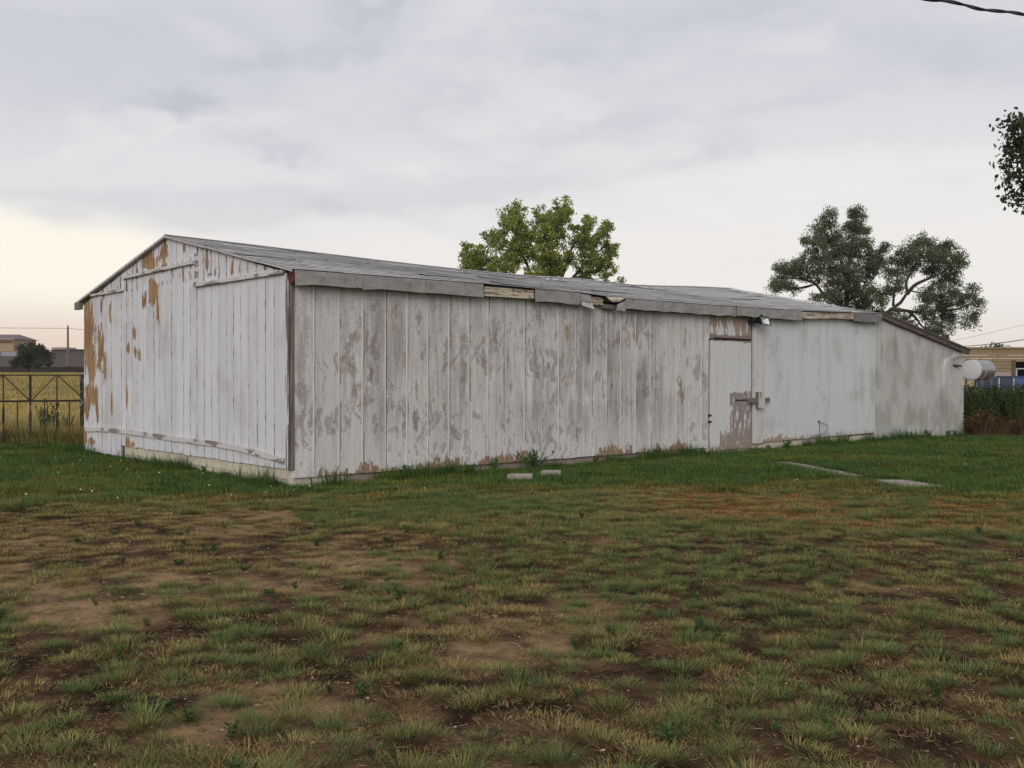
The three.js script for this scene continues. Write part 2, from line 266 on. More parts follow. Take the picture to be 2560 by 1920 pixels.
const rustSpots = []; { const r = rng(77); for (let i = 0; i < 75; i++) { const s = 0.3 + r() * 8.2; rustSpots.push([s, 0.55 + Math.pow(r(), 0.6) * 1.75, 0.03 + r() * 0.055, 0.05 + r() * 0.14, r()]); } }
const frontMap = tex(2048, 1024, (u, v, i, j) => {
  const s = u * 15, y = v * 2.9;
  const k = cell(FJ, s), e = nearest(FJ, s), br = h2(k, 1, 77), br2 = h2(k, 5, 78);
  let c = mix3([0.69, 0.675, 0.65], [0.60, 0.585, 0.565], br);
  const grain = fbm(s * 26, y * 1.4, 4, 60 + k % 3); c = mix3(c, [0.47, 0.455, 0.44], 0.7 * ss(0.48, 0.78, grain));
  if (s < 8.74) {
    // mildew: fine dark speckle gathered in streaks and clouds, except on the clean beads
    let eR = 9; for (let m = 1; m < FJ.length; m++) { const d = FJ[m] - s; if (d > 0 && d < eR) eR = d; }
    const bead = eR > 0.010 && eR < 0.037;
    if (bead) c = mix3(c, [0.66, 0.645, 0.62], 0.5);
    else {
      const so = s + k * 3.7;                                     // each board has stains of its own
      const cloud = fbm(s * 1.6, y * 1.5, 4, 63), streak = fbm(so * 8, y * 0.9 + br2 * 5, 5, 64), brush = fbm(so * 24, y * 3.2, 3, 62);
      const band = ss(0.2, 1.1, y) * (1 - 0.35 * ss(2.3, 2.7, y));
      let m = ss(0.36, 0.66, cloud) * 0.5 + ss(0.42, 0.72, streak) * 0.8 + ss(0.45, 0.72, brush) * 0.45; m *= (0.28 + 0.72 * band) * (0.45 + 0.75 * br2) * (0.62 + 0.3 * ss(3.4, 5.2, s) * ss(8, 6.5, s));
      const sp = 0.7 * h2(i, j, 65) + 0.3 * vn(s * 120, y * 60, 66);
      if (sp < m * 0.66 + 0.13) c = mix3(c, [0.225, 0.195, 0.19], 0.72);
      else c = mix3(c, [0.44, 0.415, 0.40], m * 0.42);
      let sm_; const sm = fbm(so * 17 + (vn(so * 5, y * 6, 5) - 0.5) * 2.2, y * 7, 4, 67) * (0.72 + 0.45 * ss(0.35, 0.65, fbm(s * 1.9, y * 2.4, 3, 61))) + 0.14 * (vn(s * 60, y * 38, 68) - 0.5);
      sm_ = sm - 0.09 * (1 - band); if (sm_ > 0.585 && h2(i, j, 69) < Math.min(0.62, 0.16 + (sm_ - 0.585) * 4)) c = mix3(c, [0.15, 0.11, 0.105], 0.66);
      for (const q of rustSpots) { const dx = (s - q[0]) / q[2], dy = (y - q[1]) / q[3], d = 1 - dx * dx - dy * dy; if (d > -1.4) { const n = d * 0.6 + (fbm(s * 22, y * 13, 4, 70) - 0.5) * 2.4; if (n > 0.25 && h2(i, j, 71) < 0.3 + n * 0.6) c = mix3(c, q[4] > 0.5 ? [0.30, 0.21, 0.12] : [0.20, 0.13, 0.10], 0.62); } }
    }
    // paint gone along the bottom edge
    const b0 = 0.10 + 0.20 * ss(0.40, 0.66, fbm(s * 1.3, 1.5, 3, 73)) * (s > 0.36 ? 1 : 0.1) - 0.08;
    const pn = (fbm(s * 24, y * 12, 4, 74) - 0.5) * 0.26 + (h2(Math.floor(s * 40), 1, 3) - 0.5) * 0.06;
    if (y - 0.11 < b0 + pn - 0.085) c = mix3(mix3([0.30, 0.185, 0.105], [0.19, 0.12, 0.08], fbm(s * 18, y * 12, 3, 75)), c, h2(i, j, 76) > 0.86 ? 0.8 : 0);
    if (e < 0.014 && fbm(s * 40, y * 6, 2, 79) > 0.6) c = mix3(c, [0.2, 0.165, 0.15], 0.6);
    // a peeled strip at the board beside the door
    if (s > 7.79 && s < 8.02) { const n = fbm(s * 26, y * 3, 4, 80) + 0.2 * ss(0.5, 0.0, Math.abs(y - 1.1)) + 0.22 * ss(0.35, 0.1, y) ; if (n > 0.76) c = mix3(c, [0.25, 0.17, 0.11], 0.75); }
  } else if (s < 10.08) {
    const inDoor = y < 2.15;
    c = mix3(c, [0.64, 0.64, 0.645], 0.55);
    const n = (fbm(s * 17, y * 6, 4, 82) - 0.5) * 1.5 + (fbm(s * 60, y * 18, 2, 83) - 0.5) * 0.5;
    let p = -1;
    if (inDoor) {
      p = Math.max(p, 1.1 - (2.15 - y) / 0.045);                                        // bare under the head
      if (s > 9.37) p = Math.max(p, Math.min(1, (1.15 - y) / 0.06) - 0.55 * ss(1.02, 0.9, y) * ss(0.25, 0.85, y) + 0.25 * ss(9.4, 10, s));
      if (s > 9.07) p = Math.max(p, ss(0.62, 0.12, y) * 1.5 - 0.55);
      if (s < 9.07) p = Math.max(p, ss(0.2, 0.05, y) * 1.0 - 0.4);
      p = Math.max(p, 0.55 - Math.hypot((s - 9.63) / 0.07, (y - 1.83) / 0.2));
      p = Math.max(p, 0.5 - Math.hypot((s - 9.97) / 0.05, (y - 1.35) / 0.12), 1.35 * ss(0.05, 0.01, 10.05 - s) - 1);
      p = Math.min(p, 0.66); if (p > -0.95 && p + n * 1.25 + (h2(i, j, 88) - 0.5) * 0.3 > 0.3) c = mix3([0.27, 0.23, 0.21], [0.33, 0.255, 0.20], fbm(s * 50, y * 3, 3, 84) * ss(0.9, 0.1, y) + 0.1);
    } else {
      const stv = fbm(s * 9, y * 1.4, 3, 86) + 0.25 * ss(2.3, 2.55, y); const bt = ss(2.3, 2.18, y);
      if (n * 0.5 + stv > 0.62 && h2(i, j, 89) < 0.8) c = mix3([0.32, 0.185, 0.11], [0.30, 0.23, 0.19], fbm(s * 30, y * 8, 3, 87));
      if (bt + n * 0.6 > 0.55) c = [0.25, 0.19, 0.16];
    }
  } else {
    c = s < 10.4 ? mix3(c, [0.60, 0.585, 0.54], 0.7) : mix3(c, [0.62, 0.635, 0.635], 0.85);
    const st = fbm(s * 7, y * 0.9, 4, 90); c = mix3(c, [0.44, 0.435, 0.415], 0.38 * ss(0.48, 0.78, st));
    const cl = fbm(s * 2.2, y * 2.0, 4, 92), sp = 0.6 * h2(i, j, 93) + 0.4 * vn(s * 70, y * 30, 94);
    if (sp < 0.05 + 0.42 * ss(0.5, 0.75, cl)) c = mix3(c, [0.27, 0.25, 0.225], 0.5);
    const bt = 0.13 + 0.09 * (fbm(s * 5, 3, 3, 95)) + (fbm(s * 28, y * 14, 3, 96) - 0.5) * 0.22;
    if (s > 10.4 && s < 11.85 && y < bt + 0.035) c = mix3([0.33, 0.19, 0.10], c, h2(i, j, 97) > 0.75 ? 0.7 : 0.05);
    else if (s > 11.85 && y < bt + 0.05 && h2(i, j, 98) > 0.45) c = mix3(c, [0.32, 0.26, 0.19], 0.6);
  }
  return c;
}, true, false);
const frontBump = tex(1024, 512, (u, v) => { const s = u * 15, y = v * 2.9; return 0.6 * fbm(s * 40, y * 2.5, 3, 100) + 0.4 * fbm(s * 20, y * 12, 3, 101); }, false, false);
const frontPaint = new THREE.MeshStandardMaterial({ map: frontMap, roughness: 0.82, bumpMap: frontBump, bumpScale: 0.004, side: THREE.DoubleSide });

// generic woods and plain things
const woodTex = (a, b, seed) => tex(256, 512, (u, v) => { const g = 0.6 * vnw(u * 32, v * 4, 32, seed) + 0.4 * vnw(u * 64, v * 8, 64, seed + 1); return mix3(a, b, clamp((g - 0.25) * 1.6)); });
const greyWoodMap = woodTex([0.23, 0.20, 0.18], [0.09, 0.072, 0.062], 120), greyWood = new THREE.MeshStandardMaterial({ map: greyWoodMap, roughness: 0.9, bumpMap: greyWoodMap, bumpScale: 0.003, side: THREE.DoubleSide });
const creamMap = tex(512, 256, (u, v, i, j) => { const g = 0.6 * vnw(u * 8, v * 32, 32, 130) + 0.4 * vnw(u * 64, v * 64, 64, 131); return g > 0.66 ? [0.17, 0.125, 0.085] : mix3([0.60, 0.52, 0.41], [0.44, 0.37, 0.28], clamp((g - 0.2) * 1.8)); });
const creamWood = new THREE.MeshStandardMaterial({ map: creamMap, roughness: 0.9, bumpMap: creamMap, bumpScale: 0.006, side: THREE.DoubleSide });
const trimMap = tex(1024, 128, (u, v, i, j) => { const g = fbm(u * 9, v * 2.5, 5, 135) + 0.1 * (vn(u * 200, v * 6, 5) - 0.5); return g > 0.60 ? mix3([0.30, 0.25, 0.22], [0.17, 0.13, 0.11], vn(u * 300, v * 12, 3)) : mix3([0.64, 0.62, 0.61], [0.5, 0.48, 0.46], vn(u * 400, v * 20, 4)); });
const trimPaint = new THREE.MeshStandardMaterial({ map: trimMap, roughness: 0.85, bumpMap: trimMap, bumpScale: 0.003, side: THREE.DoubleSide });
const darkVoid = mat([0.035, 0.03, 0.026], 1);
const redPaint = mat([0.10, 0.012, 0.011], 0.8);

// --- walls: rough backing with every board hung on it
const frontWall = part('wall', box(0.03, 14.64, 0.19, 2.70, -0.14, -0.025), darkVoid, shed, 'long front wall of stained white vertical boards');
{
  const r = rng(5);
  for (let i = 0; i < FJ.length - 1; i++) {
    const panel = i % 4 === 0 ? 0.006 : 0.002, a0 = FJ[i] + panel, a1 = FJ[i + 1] - (i % 4 === 3 ? 0.006 : 0.002);
    const yb = 0.115 + (r() - 0.5) * 0.006, d = (r() - 0.5) * 0.006;
    part('board', board(fm, uvF, a0, a1, yb, yb + (r() - 0.5) * 0.006, topF(a0), topF(a1), -0.02, 0.014 + d, 0.009, false, (r() - 0.5) * 0.006), frontPaint, frontWall);
    // moulded bead along the joint
    if (i % 4 !== 3 && i < FJ.length - 2) part('joint_bead', board(fm, uvF, a1 - 0.034, a1 - 0.012, yb + 0.002, yb + 0.002, topF(a1) - 0.002, topF(a1) - 0.002, 0.012, 0.0195 + d, 0.004), frontPaint, frontWall);
  }
  // boards right of the door
  for (const [a0, a1, y0, y1] of [[10.40, 11.07, 0.142, 0.148], [11.082, 11.818, 0.148, 0.155], [11.842, 13.214, 0.154, 0.165], [13.222, 14.59, 0.165, 0.176]])
    part('board', board(fm, uvF, a0, a1, y0, y1, topF(a0), topF(a1), -0.02, 0.016, 0.004), frontPaint, frontWall);
  part('post', board(fm, uvF, 10.10, 10.385, 0.13, 0.132, topF(10.1), topF(10.4), -0.02, 0.045, 0.006), frontPaint, frontWall, 'pale square post beside the door');
  part('board', board(fm, uvF, 14.606, 14.66, 0.17, 0.17, topF(14.6), topF(14.66), -0.02, 0.03, 0.004), frontPaint, frontWall);
  part('transom_panel', board(fm, uvF, 8.875, 10.04, 2.185, 2.178, topF(9), topF(10), -0.02, 0.004, 0.004), frontPaint, frontWall, 'rust streaked panel above the door');
  part('board', board(fm, uvF, 8.73, 8.866, 2.16, 2.16, topF(8.7), topF(8.8), -0.02, 0.012, 0.004), frontPaint, frontWall);
  part('flap', board(fm, uvF, 10.044, 10.092, 0.16, 0.16, topF(10), topF(10), -0.06, -0.022, 0.003), greyWood, frontWall);
}
const gableWall = part('wall', (() => { const S = new THREE.Shape(); S.moveTo(0.05, 0.24); S.lineTo(WID - 0.03, 0.24); S.lineTo(WID - 0.03, EAV - 0.1); S.lineTo(WID / 2, RID - 0.07); S.lineTo(0.05, EAV - 0.1); S.closePath(); const g = new THREE.ExtrudeGeometry(S, { depth: 0.1, bevelEnabled: false }); g.rotateY(Math.PI / 2); g.translate(0.025, 0, 0); return g; })(), darkVoid, shed, 'gable end wall of peeling white boards');
const lowTrim = [[7.781, 0.431], [6.491, 0.485], [4.944, 0.473], [3.714, 0.455], [2.45, 0.456], [1.504, 0.431], [0.642, 0.376], [0.17, 0.335]];
const trimY = (t) => { for (let i = 0; i < lowTrim.length - 1; i++) { const [a, y] = lowTrim[i], [b, z] = lowTrim[i + 1]; if (t <= a && t >= b) return mix(z, y, (t - b) / (a - b)); } return t > 7 ? 0.42 : 0.335; };
{
  const r = rng(9);
  for (let i = 0; i < GJ.length - 1; i++) {
    const sec = GJ[i] < 2.9 ? 0 : GJ[i] < 5.77 ? 1 : 2, yT = [2.84, 3.17, 2.94][sec];
    const big = i === 11 || i === 23 || i === 16 || i === 5;
    const a0 = GJ[i] + 0.0036 + (big ? 0.003 : 0), a1 = GJ[i + 1] - 0.0036;
    const d = 0.012 + (r() - 0.5) * 0.007, yb = (i > 23 ? 0.03 : 0.225) + (r() - 0.5) * 0.016;
    const put = (y0, y1, z0, z1, dd, tilt) => { if (Math.max(z0 - y0, z1 - y1) > 0.03) part('board', board(gm_, uvG, a0, a1, y0, y1, z0, z1, -0.02, dd, 0.005, true, tilt), gablePaint, gableWall); };
    put(yb, yb + (r() - 0.5) * 0.012, trimY(a0) - 0.004, trimY(a1) - 0.004, d + 0.004, 0);
    const c0 = Math.min(yT, topG(a0)), c1 = Math.min(yT, topG(a1));
    put(trimY(a0), trimY(a1), c0 - 0.002, c1 - 0.002, d, (r() - 0.5) * 0.006);
    put(yT + 0.002, yT + 0.002, Math.max(topG(a0), yT + 0.001), Math.max(topG(a1), yT + 0.001), d + 0.003 + (r() - 0.5) * 0.006, 0);
  }
  const uvT = (t, y) => [t * 0.5, y * 6];
  const trim = (t0, t1, y0, y1, h, d = 0.045, m = trimPaint) => part('trim_strip', board(gm_, uvT, t0, t1, y0, y1, y0 + h, y1 + h, 0.02, d + 0.015, 0.006, true), m, gableWall);
  trim(0.17, 1.2, 2.816, 2.815, 0.05); trim(1.205, 2.935, 2.815, 2.812, 0.056, 0.05);
  trim(2.97, 4.4, 3.17, 3.15, 0.05); trim(4.404, 5.86, 3.15, 3.127, 0.05, 0.05); trim(5.87, 7.46, 2.924, 2.916, 0.042);
  trim(2.835, 2.965, 2.875, 2.875, 0.45, 0.018); trim(5.80, 5.86, 2.965, 2.965, 0.15, 0.014);
  for (let i = 0; i < lowTrim.length - 1; i++) { const [b, yb] = lowTrim[i], [a, ya] = lowTrim[i + 1]; trim(a + 0.001, b - 0.001, ya - 0.037, yb - 0.037, 0.074, 0.03 + (i % 2) * 0.004, i < 5 ? trimPaint : trimPaint); }
  part('corner_board', board(gm_, uvG, -0.028, 0.122, 0.225, 0.225, 2.70, 2.74, -0.02, 0.034, 0.008, true), gablePaint, gableWall, 'weathered bare wood corner board');
  part('corner_board', board(fm, (s, y) => [s * 4, y * 0.8], -0.034, -0.004, 0.23, 0.23, 2.68, 2.68, -0.03, 0.03, 0.006), greyWood, frontWall, 'weathered bare wood corner board');
}
// back and right walls close the building
part('back_wall', box(0.03, 14.6, 0, EAV - 0.05, -WID, -WID + 0.1), mat([0.6, 0.59, 0.57]), shed);

// --- foundation blocks
{
  const blk = tex(512, 512, (u, v, i, j) => { const g = 0.5 * vnw(u * 16, v * 16, 16, 140) + 0.3 * vnw(u * 64, v * 64, 64, 141) + 0.2 * h2(i, j, 8); return mix3([0.62, 0.57, 0.45], [0.40, 0.36, 0.28], clamp((g - 0.3) * 1.7)); });
  const blkM = new THREE.MeshStandardMaterial({ map: blk, roughness: 0.95, bumpMap: blk, bumpScale: 0.006, side: THREE.DoubleSide });
  const con = tex(512, 512, (u, v, i, j) => { const g = 0.5 * vnw(u * 8, v * 8, 8, 145) + 0.3 * vnw(u * 64, v * 64, 64, 146) + 0.2 * h2(i, j, 18); return mix3([0.36, 0.29, 0.24], [0.19, 0.145, 0.115], clamp((g - 0.3) * 1.8)); });
  const conM = new THREE.MeshStandardMaterial({ map: con, roughness: 0.95, bumpMap: con, bumpScale: 0.006, side: THREE.DoubleSide });
  const fnd = part('foundation', box(0.05, 14.6, -0.4, 0.21, -WID + 0.05, -0.05), mat([0.2, 0.18, 0.15], 1), shed, 'low masonry foundation');
  const r = rng(15), uvB = (a, y) => [a * 1.1, y * 1.1];
  for (let row = 0; row < 2; row++) for (let t = row ? -0.002 : -0.22; t < 5.9; t += 0.42) {
    const a0 = Math.max(t, 0.0) + 0.004, a1 = Math.min(t + 0.42, 5.95) - 0.004; if (a1 - a0 < 0.05) continue;
    const y0 = row ? 0.082 : -0.2, y1 = row ? 0.228 : 0.076; part('block', board(gm_, uvB, a0, a1, y0, y0, y1, y1, -0.06, -0.012 + (r() - 0.5) * 0.006, 0.006, true), blkM, fnd);
  }
  for (let s = 0.0; s < 14.6; s += 0.81) {
    if (s > 8.4 && s < 9.5) { continue; }
    const cream = s < 0.3 || s > 7.2; part('block', board(fm, uvB, s + 0.003, Math.min(s + 0.81, 14.6) - 0.003, -0.25, -0.25, s > 10 ? 0.137 : 0.108, s > 10 ? 0.137 : 0.108, -0.06, -0.016 + (r() - 0.5) * 0.008 - (cream ? 0 : 0.01), 0.006), cream ? blkM : conM, fnd);
  }
  part('door_sill', board(fm, uvB, 8.45, 10.3, -0.3, -0.3, 0.042, 0.036, -0.06, 0.02, 0.01), conM, fnd);
  part('drain_pipe', tube([new THREE.Vector3(0.27, 0.105, 0.012), new THREE.Vector3(0.275, 0.06, 0.02), new THREE.Vector3(0.285, -0.06, 0.02)], 0.009, 8, 6), mat([0.02, 0.02, 0.02], 0.6), fnd);
}
// --- door
{
  const door = part('door', box(8.76, 10.035, 0.08, 2.12, -0.024, -0.012), greyWood, shed, 'narrow plank door, paint gone at its lower half');
  for (const [a0, a1] of [[8.765, 9.062], [9.069, 9.369], [9.375, 9.70], [9.705, 10.038]]) part('plank', board(fm, uvF, a0, a1, 0.055, 0.052, 2.138, 2.132, -0.012, 0.012 + (a0 > 9.3 ? 0.004 : 0), 0.004), frontPaint, door);
  part('latch_bar', box(9.90, 10.54, 0.937, 1.028, 0.062, 0.10), greyWood, door);
  part('latch_keeper', box(10.16, 10.325, 0.826, 1.148, 0.1005, 0.135), trimPaint, door);
  part('latch_block', box(10.13, 10.31, 0.83, 0.93, 0.046, 0.099), greyWood, door);
  part('latch_block', box(10.13, 10.31, 1.035, 1.145, 0.046, 0.099), greyWood, door);
  part('latch_slot', box(9.53, 9.895, 0.972, 1.004, 0.013, 0.020), darkVoid, door);
  for (const y of [0.72, 0.60]) part('hinge', box(8.69, 8.79, y - 0.018, y + 0.018, 0.0125, 0.026), mat([0.05, 0.045, 0.04], 0.6, { metalness: 0.5 }), door);
  part('slot_head', box(8.71, 10.05, 2.141, 2.176, -0.05, -0.022), darkVoid, shed);
}
// --- roof
{
  const rf = tex(1024, 1024, (u, v, i, j) => { const g = 0.5 * vnw(u * 8, v * 8, 8, 150) + 0.25 * vnw(u * 64, v * 64, 64, 151) + 0.25 * h2(i, j, 28); let c = mix3([0.56, 0.55, 0.54], [0.38, 0.372, 0.365], clamp((g - 0.28) * 1.8)); const d = vnw(u * 32, v * 256, 32, 152); if (d > 0.88) c = [0.14, 0.137, 0.135]; return c; });
  const shin = [1, 0.97, 0.94, 1.03].map((k) => new THREE.MeshStandardMaterial({ map: rf, color: new THREE.Color(k, k, k * 1.01), roughness: 0.95, bumpMap: rf, bumpScale: 0.005, side: THREE.DoubleSide }));
  // deck, both slopes
  const S = new Soup(), N = 30, s0 = -0.07, s1 = LEN + 0.10;
  for (let i = 0; i < N; i++) {
    const a = mix(s0, s1, i / N), b = mix(s0, s1, (i + 1) / N), zf = -0.035;
    for (let k = 0; k < 6; k++) S.quad(roofPt(a, k / 6, zf), roofPt(b, k / 6, zf), roofPt(b, (k + 1) / 6, zf), roofPt(a, (k + 1) / 6, zf), [a, 0], [b, 0], [b, 1], [a, 1]);
    const rk = (s, y) => { const p = roofPt(s, 1, zf); return y ? [s, EAV - 0.05, -WID - 0.30] : p; };
    S.quad(rk(a, 0), rk(b, 0), rk(b, 1), rk(a, 1), [a, 0], [b, 0], [b, 1], [a, 1]);
    S.quad(roofPt(a, 0, -0.06), roofPt(b, 0, -0.06), [b, EAV - 0.06 + eaveSag(b), -0.02], [a, EAV - 0.06 + eaveSag(a), -0.02], [a, 0], [b, 0], [b, 1], [a, 1]);
  }
  const roof = part('roof', S.geo(), shin[2], shed, 'sagging grey asphalt shingle roof');
  const r = rng(21), C = 19;
  for (let c = 0; c < C; c++) {
    let s = s0 - 0.02 - r() * 0.5; const v0 = c / C, v1 = Math.min(1.0, (c + 1.22) / C);
    while (s < s1) {
      let e = s + 0.92 + r() * 0.16; const a = Math.max(s, s0 - 0.02), b = Math.min(e, s1 + 0.02); s = e + 0.004; if (b - a < 0.08) continue;
      const curl = r() < 0.05 ? 0.006 + r() * 0.01 : r() * 0.003, curl2 = r() < 0.05 ? 0.006 + r() * 0.01 : r() * 0.003, jv = (r() - 0.5) * 0.012, jv2 = jv + (r() - 0.5) * 0.008;
      const G = new Soup(), M = 3, th = 0.006;
      const up = (x, v, l, k) => roofPt(x, v, l + 0.008 * k);
      for (let m = 0; m < M; m++) {
        const x0 = mix(a, b, m / M), x1 = mix(a, b, (m + 1) / M), rag0 = (h2(c * 50 + m, Math.round(a * 100), 3) - 0.5) * 0.012, rag1 = (h2(c * 50 + m + 1, Math.round(a * 100), 3) - 0.5) * 0.012;
        const f0 = v0 + mix(jv, jv2, m / M) + (c ? rag0 : 0), f1 = v0 + mix(jv, jv2, (m + 1) / M) + (c ? rag1 : 0), l0 = mix(curl, curl2, m / M), l1 = mix(curl, curl2, (m + 1) / M);
        const A = up(x0, f0, l0, 1), B = up(x1, f1, l1, 1), Cc = up(x1, v1, -0.004, 0), Dd = up(x0, v1, -0.004, 0);
        const A2 = up(x0, f0, l0 - th, 1), B2 = up(x1, f1, l1 - th, 1);
        G.quad(A, B, Cc, Dd, [x0, f0 * 4.3], [x1, f1 * 4.3], [x1, v1 * 4.3], [x0, v1 * 4.3]); G.quad(A2, B2, B, A, [x0, 0], [x1, 0], [x1, 0.02], [x0, 0.02]);
        G.quad(A2, Dd, Cc, B2, [x0, 0], [x0, 1], [x1, 1], [x1, 0]);
      }
      part('shingle', G.geo(), shin[(r() * 4) | 0], roof);
    }
  }
  for (let s = s0; s < s1; s += 1.0) { const a = s, b = Math.min(s + 0.995, s1), p = roofPt(a, 1, 0.02), q = roofPt(b, 1, 0.02), G = new Soup(); for (const z of [0.14, -0.14]) G.quad([a, p[1], p[2]], [b, q[1], q[2]], [b, q[1] - 0.03, q[2] + z], [a, p[1] - 0.03, p[2] + z], [a, 0], [b, 0], [b, 0.2], [a, 0.2]); part('ridge_cap', G.geo(), shin[(s * 7 | 0) & 3] ?? shin[0], roof); }
  // rake edge of the gable
  const rake = (sgn) => { const G = new Soup(), n = 10; for (let k = 0; k < n; k++) { const P = (v) => sgn > 0 ? roofPt(-0.075, v, 0) : (() => { const p = roofPt(-0.075, 1, 0); return [-0.075, mix(EAV - 0.02, p[1], v), mix(-WID - 0.31, -WID / 2, v)]; })(); const p = P(k / n), q = P((k + 1) / n); const dn = (a, d, x) => [a[0] + x, a[1] - d, a[2]]; G.quad(dn(p, 0.034, -0.012), dn(q, 0.034, -0.012), dn(q, -0.002, -0.012), dn(p, -0.002, -0.012), [k, 0], [k + 1, 0], [k + 1, 0.1], [k, 0.1]); G.quad(dn(p, 0.034, -0.012), dn(q, 0.034, -0.012), dn(q, 0.034, 0.08), dn(p, 0.034, 0.08), [k, 0], [k + 1, 0], [k + 1, 1], [k, 1]); G.quad(dn(p, -0.002, -0.012), dn(q, -0.002, -0.012), dn(q, 0.0, 0.05), dn(p, 0, 0.05), [k, 0], [k + 1, 0], [k + 1, 1], [k, 1]); } return G.geo(); };
  part('rake_edge', rake(1), shin[1], roof); part('rake_edge', rake(-1), trimPaint, roof);
  part('rafter_end', box(-0.09, -0.02, 2.70, 2.835, -WID - 0.30, -WID - 0.02), greyWood, roof);
  // fascia: folded-down roofing on most of it, bare boards where it has torn away
  const fas = tex(1024, 256, (u, v, i, j) => { const g = 0.45 * vnw(u * 8, v * 8, 8, 160) + 0.3 * vnw(u * 64, v * 32, 32, 161) + 0.25 * h2(i, j, 38); let c = mix3([0.36, 0.35, 0.335], [0.23, 0.222, 0.21], clamp((g - 0.3) * 1.8)); if (vnw(u * 64, v * 64, 64, 163) > 0.93) c = [0.05, 0.045, 0.04]; if (vnw(u * 16, v * 16, 16, 164) > 0.84) c = mix3(c, [0.22, 0.16, 0.12], 0.5); return c; });
  const fasM = new THREE.MeshStandardMaterial({ map: fas, roughness: 0.9, bumpMap: fas, bumpScale: 0.004, side: THREE.DoubleSide });
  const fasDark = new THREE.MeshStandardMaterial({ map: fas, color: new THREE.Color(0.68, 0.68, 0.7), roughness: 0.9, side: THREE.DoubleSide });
  const uvW = (s, y) => [s * 0.7, y * 1.4];
  const top = (s) => EAV + eaveSag(s) - 0.008, bot = (s) => 2.652 + [0, 0][0] + eaveSag(s) * 0.85;
  const flap = (a, b, m, o = {}) => part('fascia_flap', (() => { const G = new Soup(), M = 4, q = rng(Math.round(a * 97)), z0 = 0.15 + q() * 0.016; const wob = [...Array(M + 1)].map(() => [(q() - 0.5) * 0.034, (q() - 0.5) * 0.03]); for (let k = 0; k < M; k++) { const x0 = mix(a, b, k / M), x1 = mix(a, b, (k + 1) / M), y = (x, w) => bot(x) + w[0] + (o.drop ?? 0); const A = [x0, y(x0, wob[k]), z0 + 0.012 + wob[k][1]], B = [x1, y(x1, wob[k + 1]), z0 + 0.012 + wob[k + 1][1]], C = [x1, top(x1), z0 + 0.012], D = [x0, top(x0), z0 + 0.012]; const bk = (p) => [p[0], p[1], p[2] - 0.012]; G.quad(A, B, C, D, uvW(x0, A[1]), uvW(x1, B[1]), uvW(x1, C[1]), uvW(x0, D[1])); G.quad(bk(A), bk(D), bk(C), bk(B), [0, 0], [0, 0.1], [0.1, 0.1], [0.1, 0]); G.quad(bk(A), bk(B), B, A, [0, 0], [0.1, 0], [0.1, 0.02], [0, 0.02]); if (!k) G.quad(bk(A), A, D, bk(D), [0, 0], [0.02, 0], [0.02, 0.1], [0, 0.1]); if (k === M - 1) G.quad(B, bk(B), bk(C), C, [0, 0], [0.02, 0], [0.02, 0.1], [0, 0.1]); } return G.geo(); })(), m, roof, o.label);
  for (const [a, b] of [[-0.048, 0.985], [0.992, 2.055], [2.062, 3.12], [4.185, 5.18], [6.26, 7.24], [7.248, 8.265], [8.272, 9.345], [9.368, 10.425], [10.432, 11.545]]) flap(a, b, fasM);
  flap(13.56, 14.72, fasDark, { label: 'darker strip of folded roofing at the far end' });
  const fb = (a, b, y0, y1, z, m, label, tilt = 0) => part('fascia_board', board(fm, uvW, a, b, y0, y0 + tilt, y1, y1 + tilt, z - 0.205, z - 0.17, 0.004), m, roof, label);
  fb(-0.05, 3.13, 2.70, 2.81, 0.318, greyWood); fb(4.19, 5.18, 2.68, 2.78, 0.318, greyWood); fb(6.26, 11.54, 2.64, 2.745, 0.318, greyWood); fb(13.57, 14.7, 2.72, 2.80, 0.318, greyWood);
  fb(3.165, 4.165, 2.668, 2.806, 0.322, creamWood, 'bare cream painted fascia board'); fb(5.44, 5.735, 2.645, 2.765, 0.31, creamWood, 'short stub of bare fascia board'); fb(5.74, 6.02, 2.60, 2.665, 0.30, greyWood, null, -0.01);
  fb(11.57, 12.14, 2.628, 2.765, 0.322, creamWood, null, 0.02); fb(12.15, 12.57, 2.655, 2.78, 0.322, creamWood, null, 0.015); fb(12.60, 13.54, 2.672, 2.80, 0.322, creamWood, null, 0.014);
  // torn pieces around the break
  const sheet = (pts, m, label) => { pts = pts.map((p) => [p[0], p[1], p[2] - 0.17]); const G = new Soup(), b = pts.map((p) => [p[0], p[1], p[2] - 0.01]); G.quad(...pts, [0, 0], [0.3, 0], [0.3, 0.2], [0, 0.2]); G.quad(b[3], b[2], b[1], b[0], [0, 0], [0.3, 0], [0.3, 0.2], [0, 0.2]); for (let i = 0; i < 4; i++) { const j = (i + 1) % 4; G.quad(b[i], b[j], pts[j], pts[i], [0, 0], [0.1, 0], [0.1, 0.02], [0, 0.02]); } part('torn_strip', G.geo(), m, roof, label); };
  sheet([[5.19, 2.675, 0.335], [5.43, 2.685, 0.34], [5.42, 2.79, 0.33], [5.19, 2.805, 0.33]], fasM);
  sheet([[5.195, 2.61, 0.36], [5.455, 2.555, 0.39], [5.435, 2.665, 0.345], [5.195, 2.67, 0.345]], shin[0]);
  sheet([[6.0, 2.565, 0.37], [6.245, 2.56, 0.35], [6.255, 2.735, 0.33], [6.06, 2.675, 0.34]], fasM);
  sheet([[5.86, 2.70, 0.40], [6.09, 2.715, 0.36], [6.25, 2.785, 0.335], [5.76, 2.79, 0.345]], creamWood, 'pale curled strip at the break in the eave');
  sheet([[11.2, 2.785, 0.30], [12.1, 2.80, 0.36], [12.15, 2.835, 0.34], [11.25, 2.84, 0.22]], fasDark);
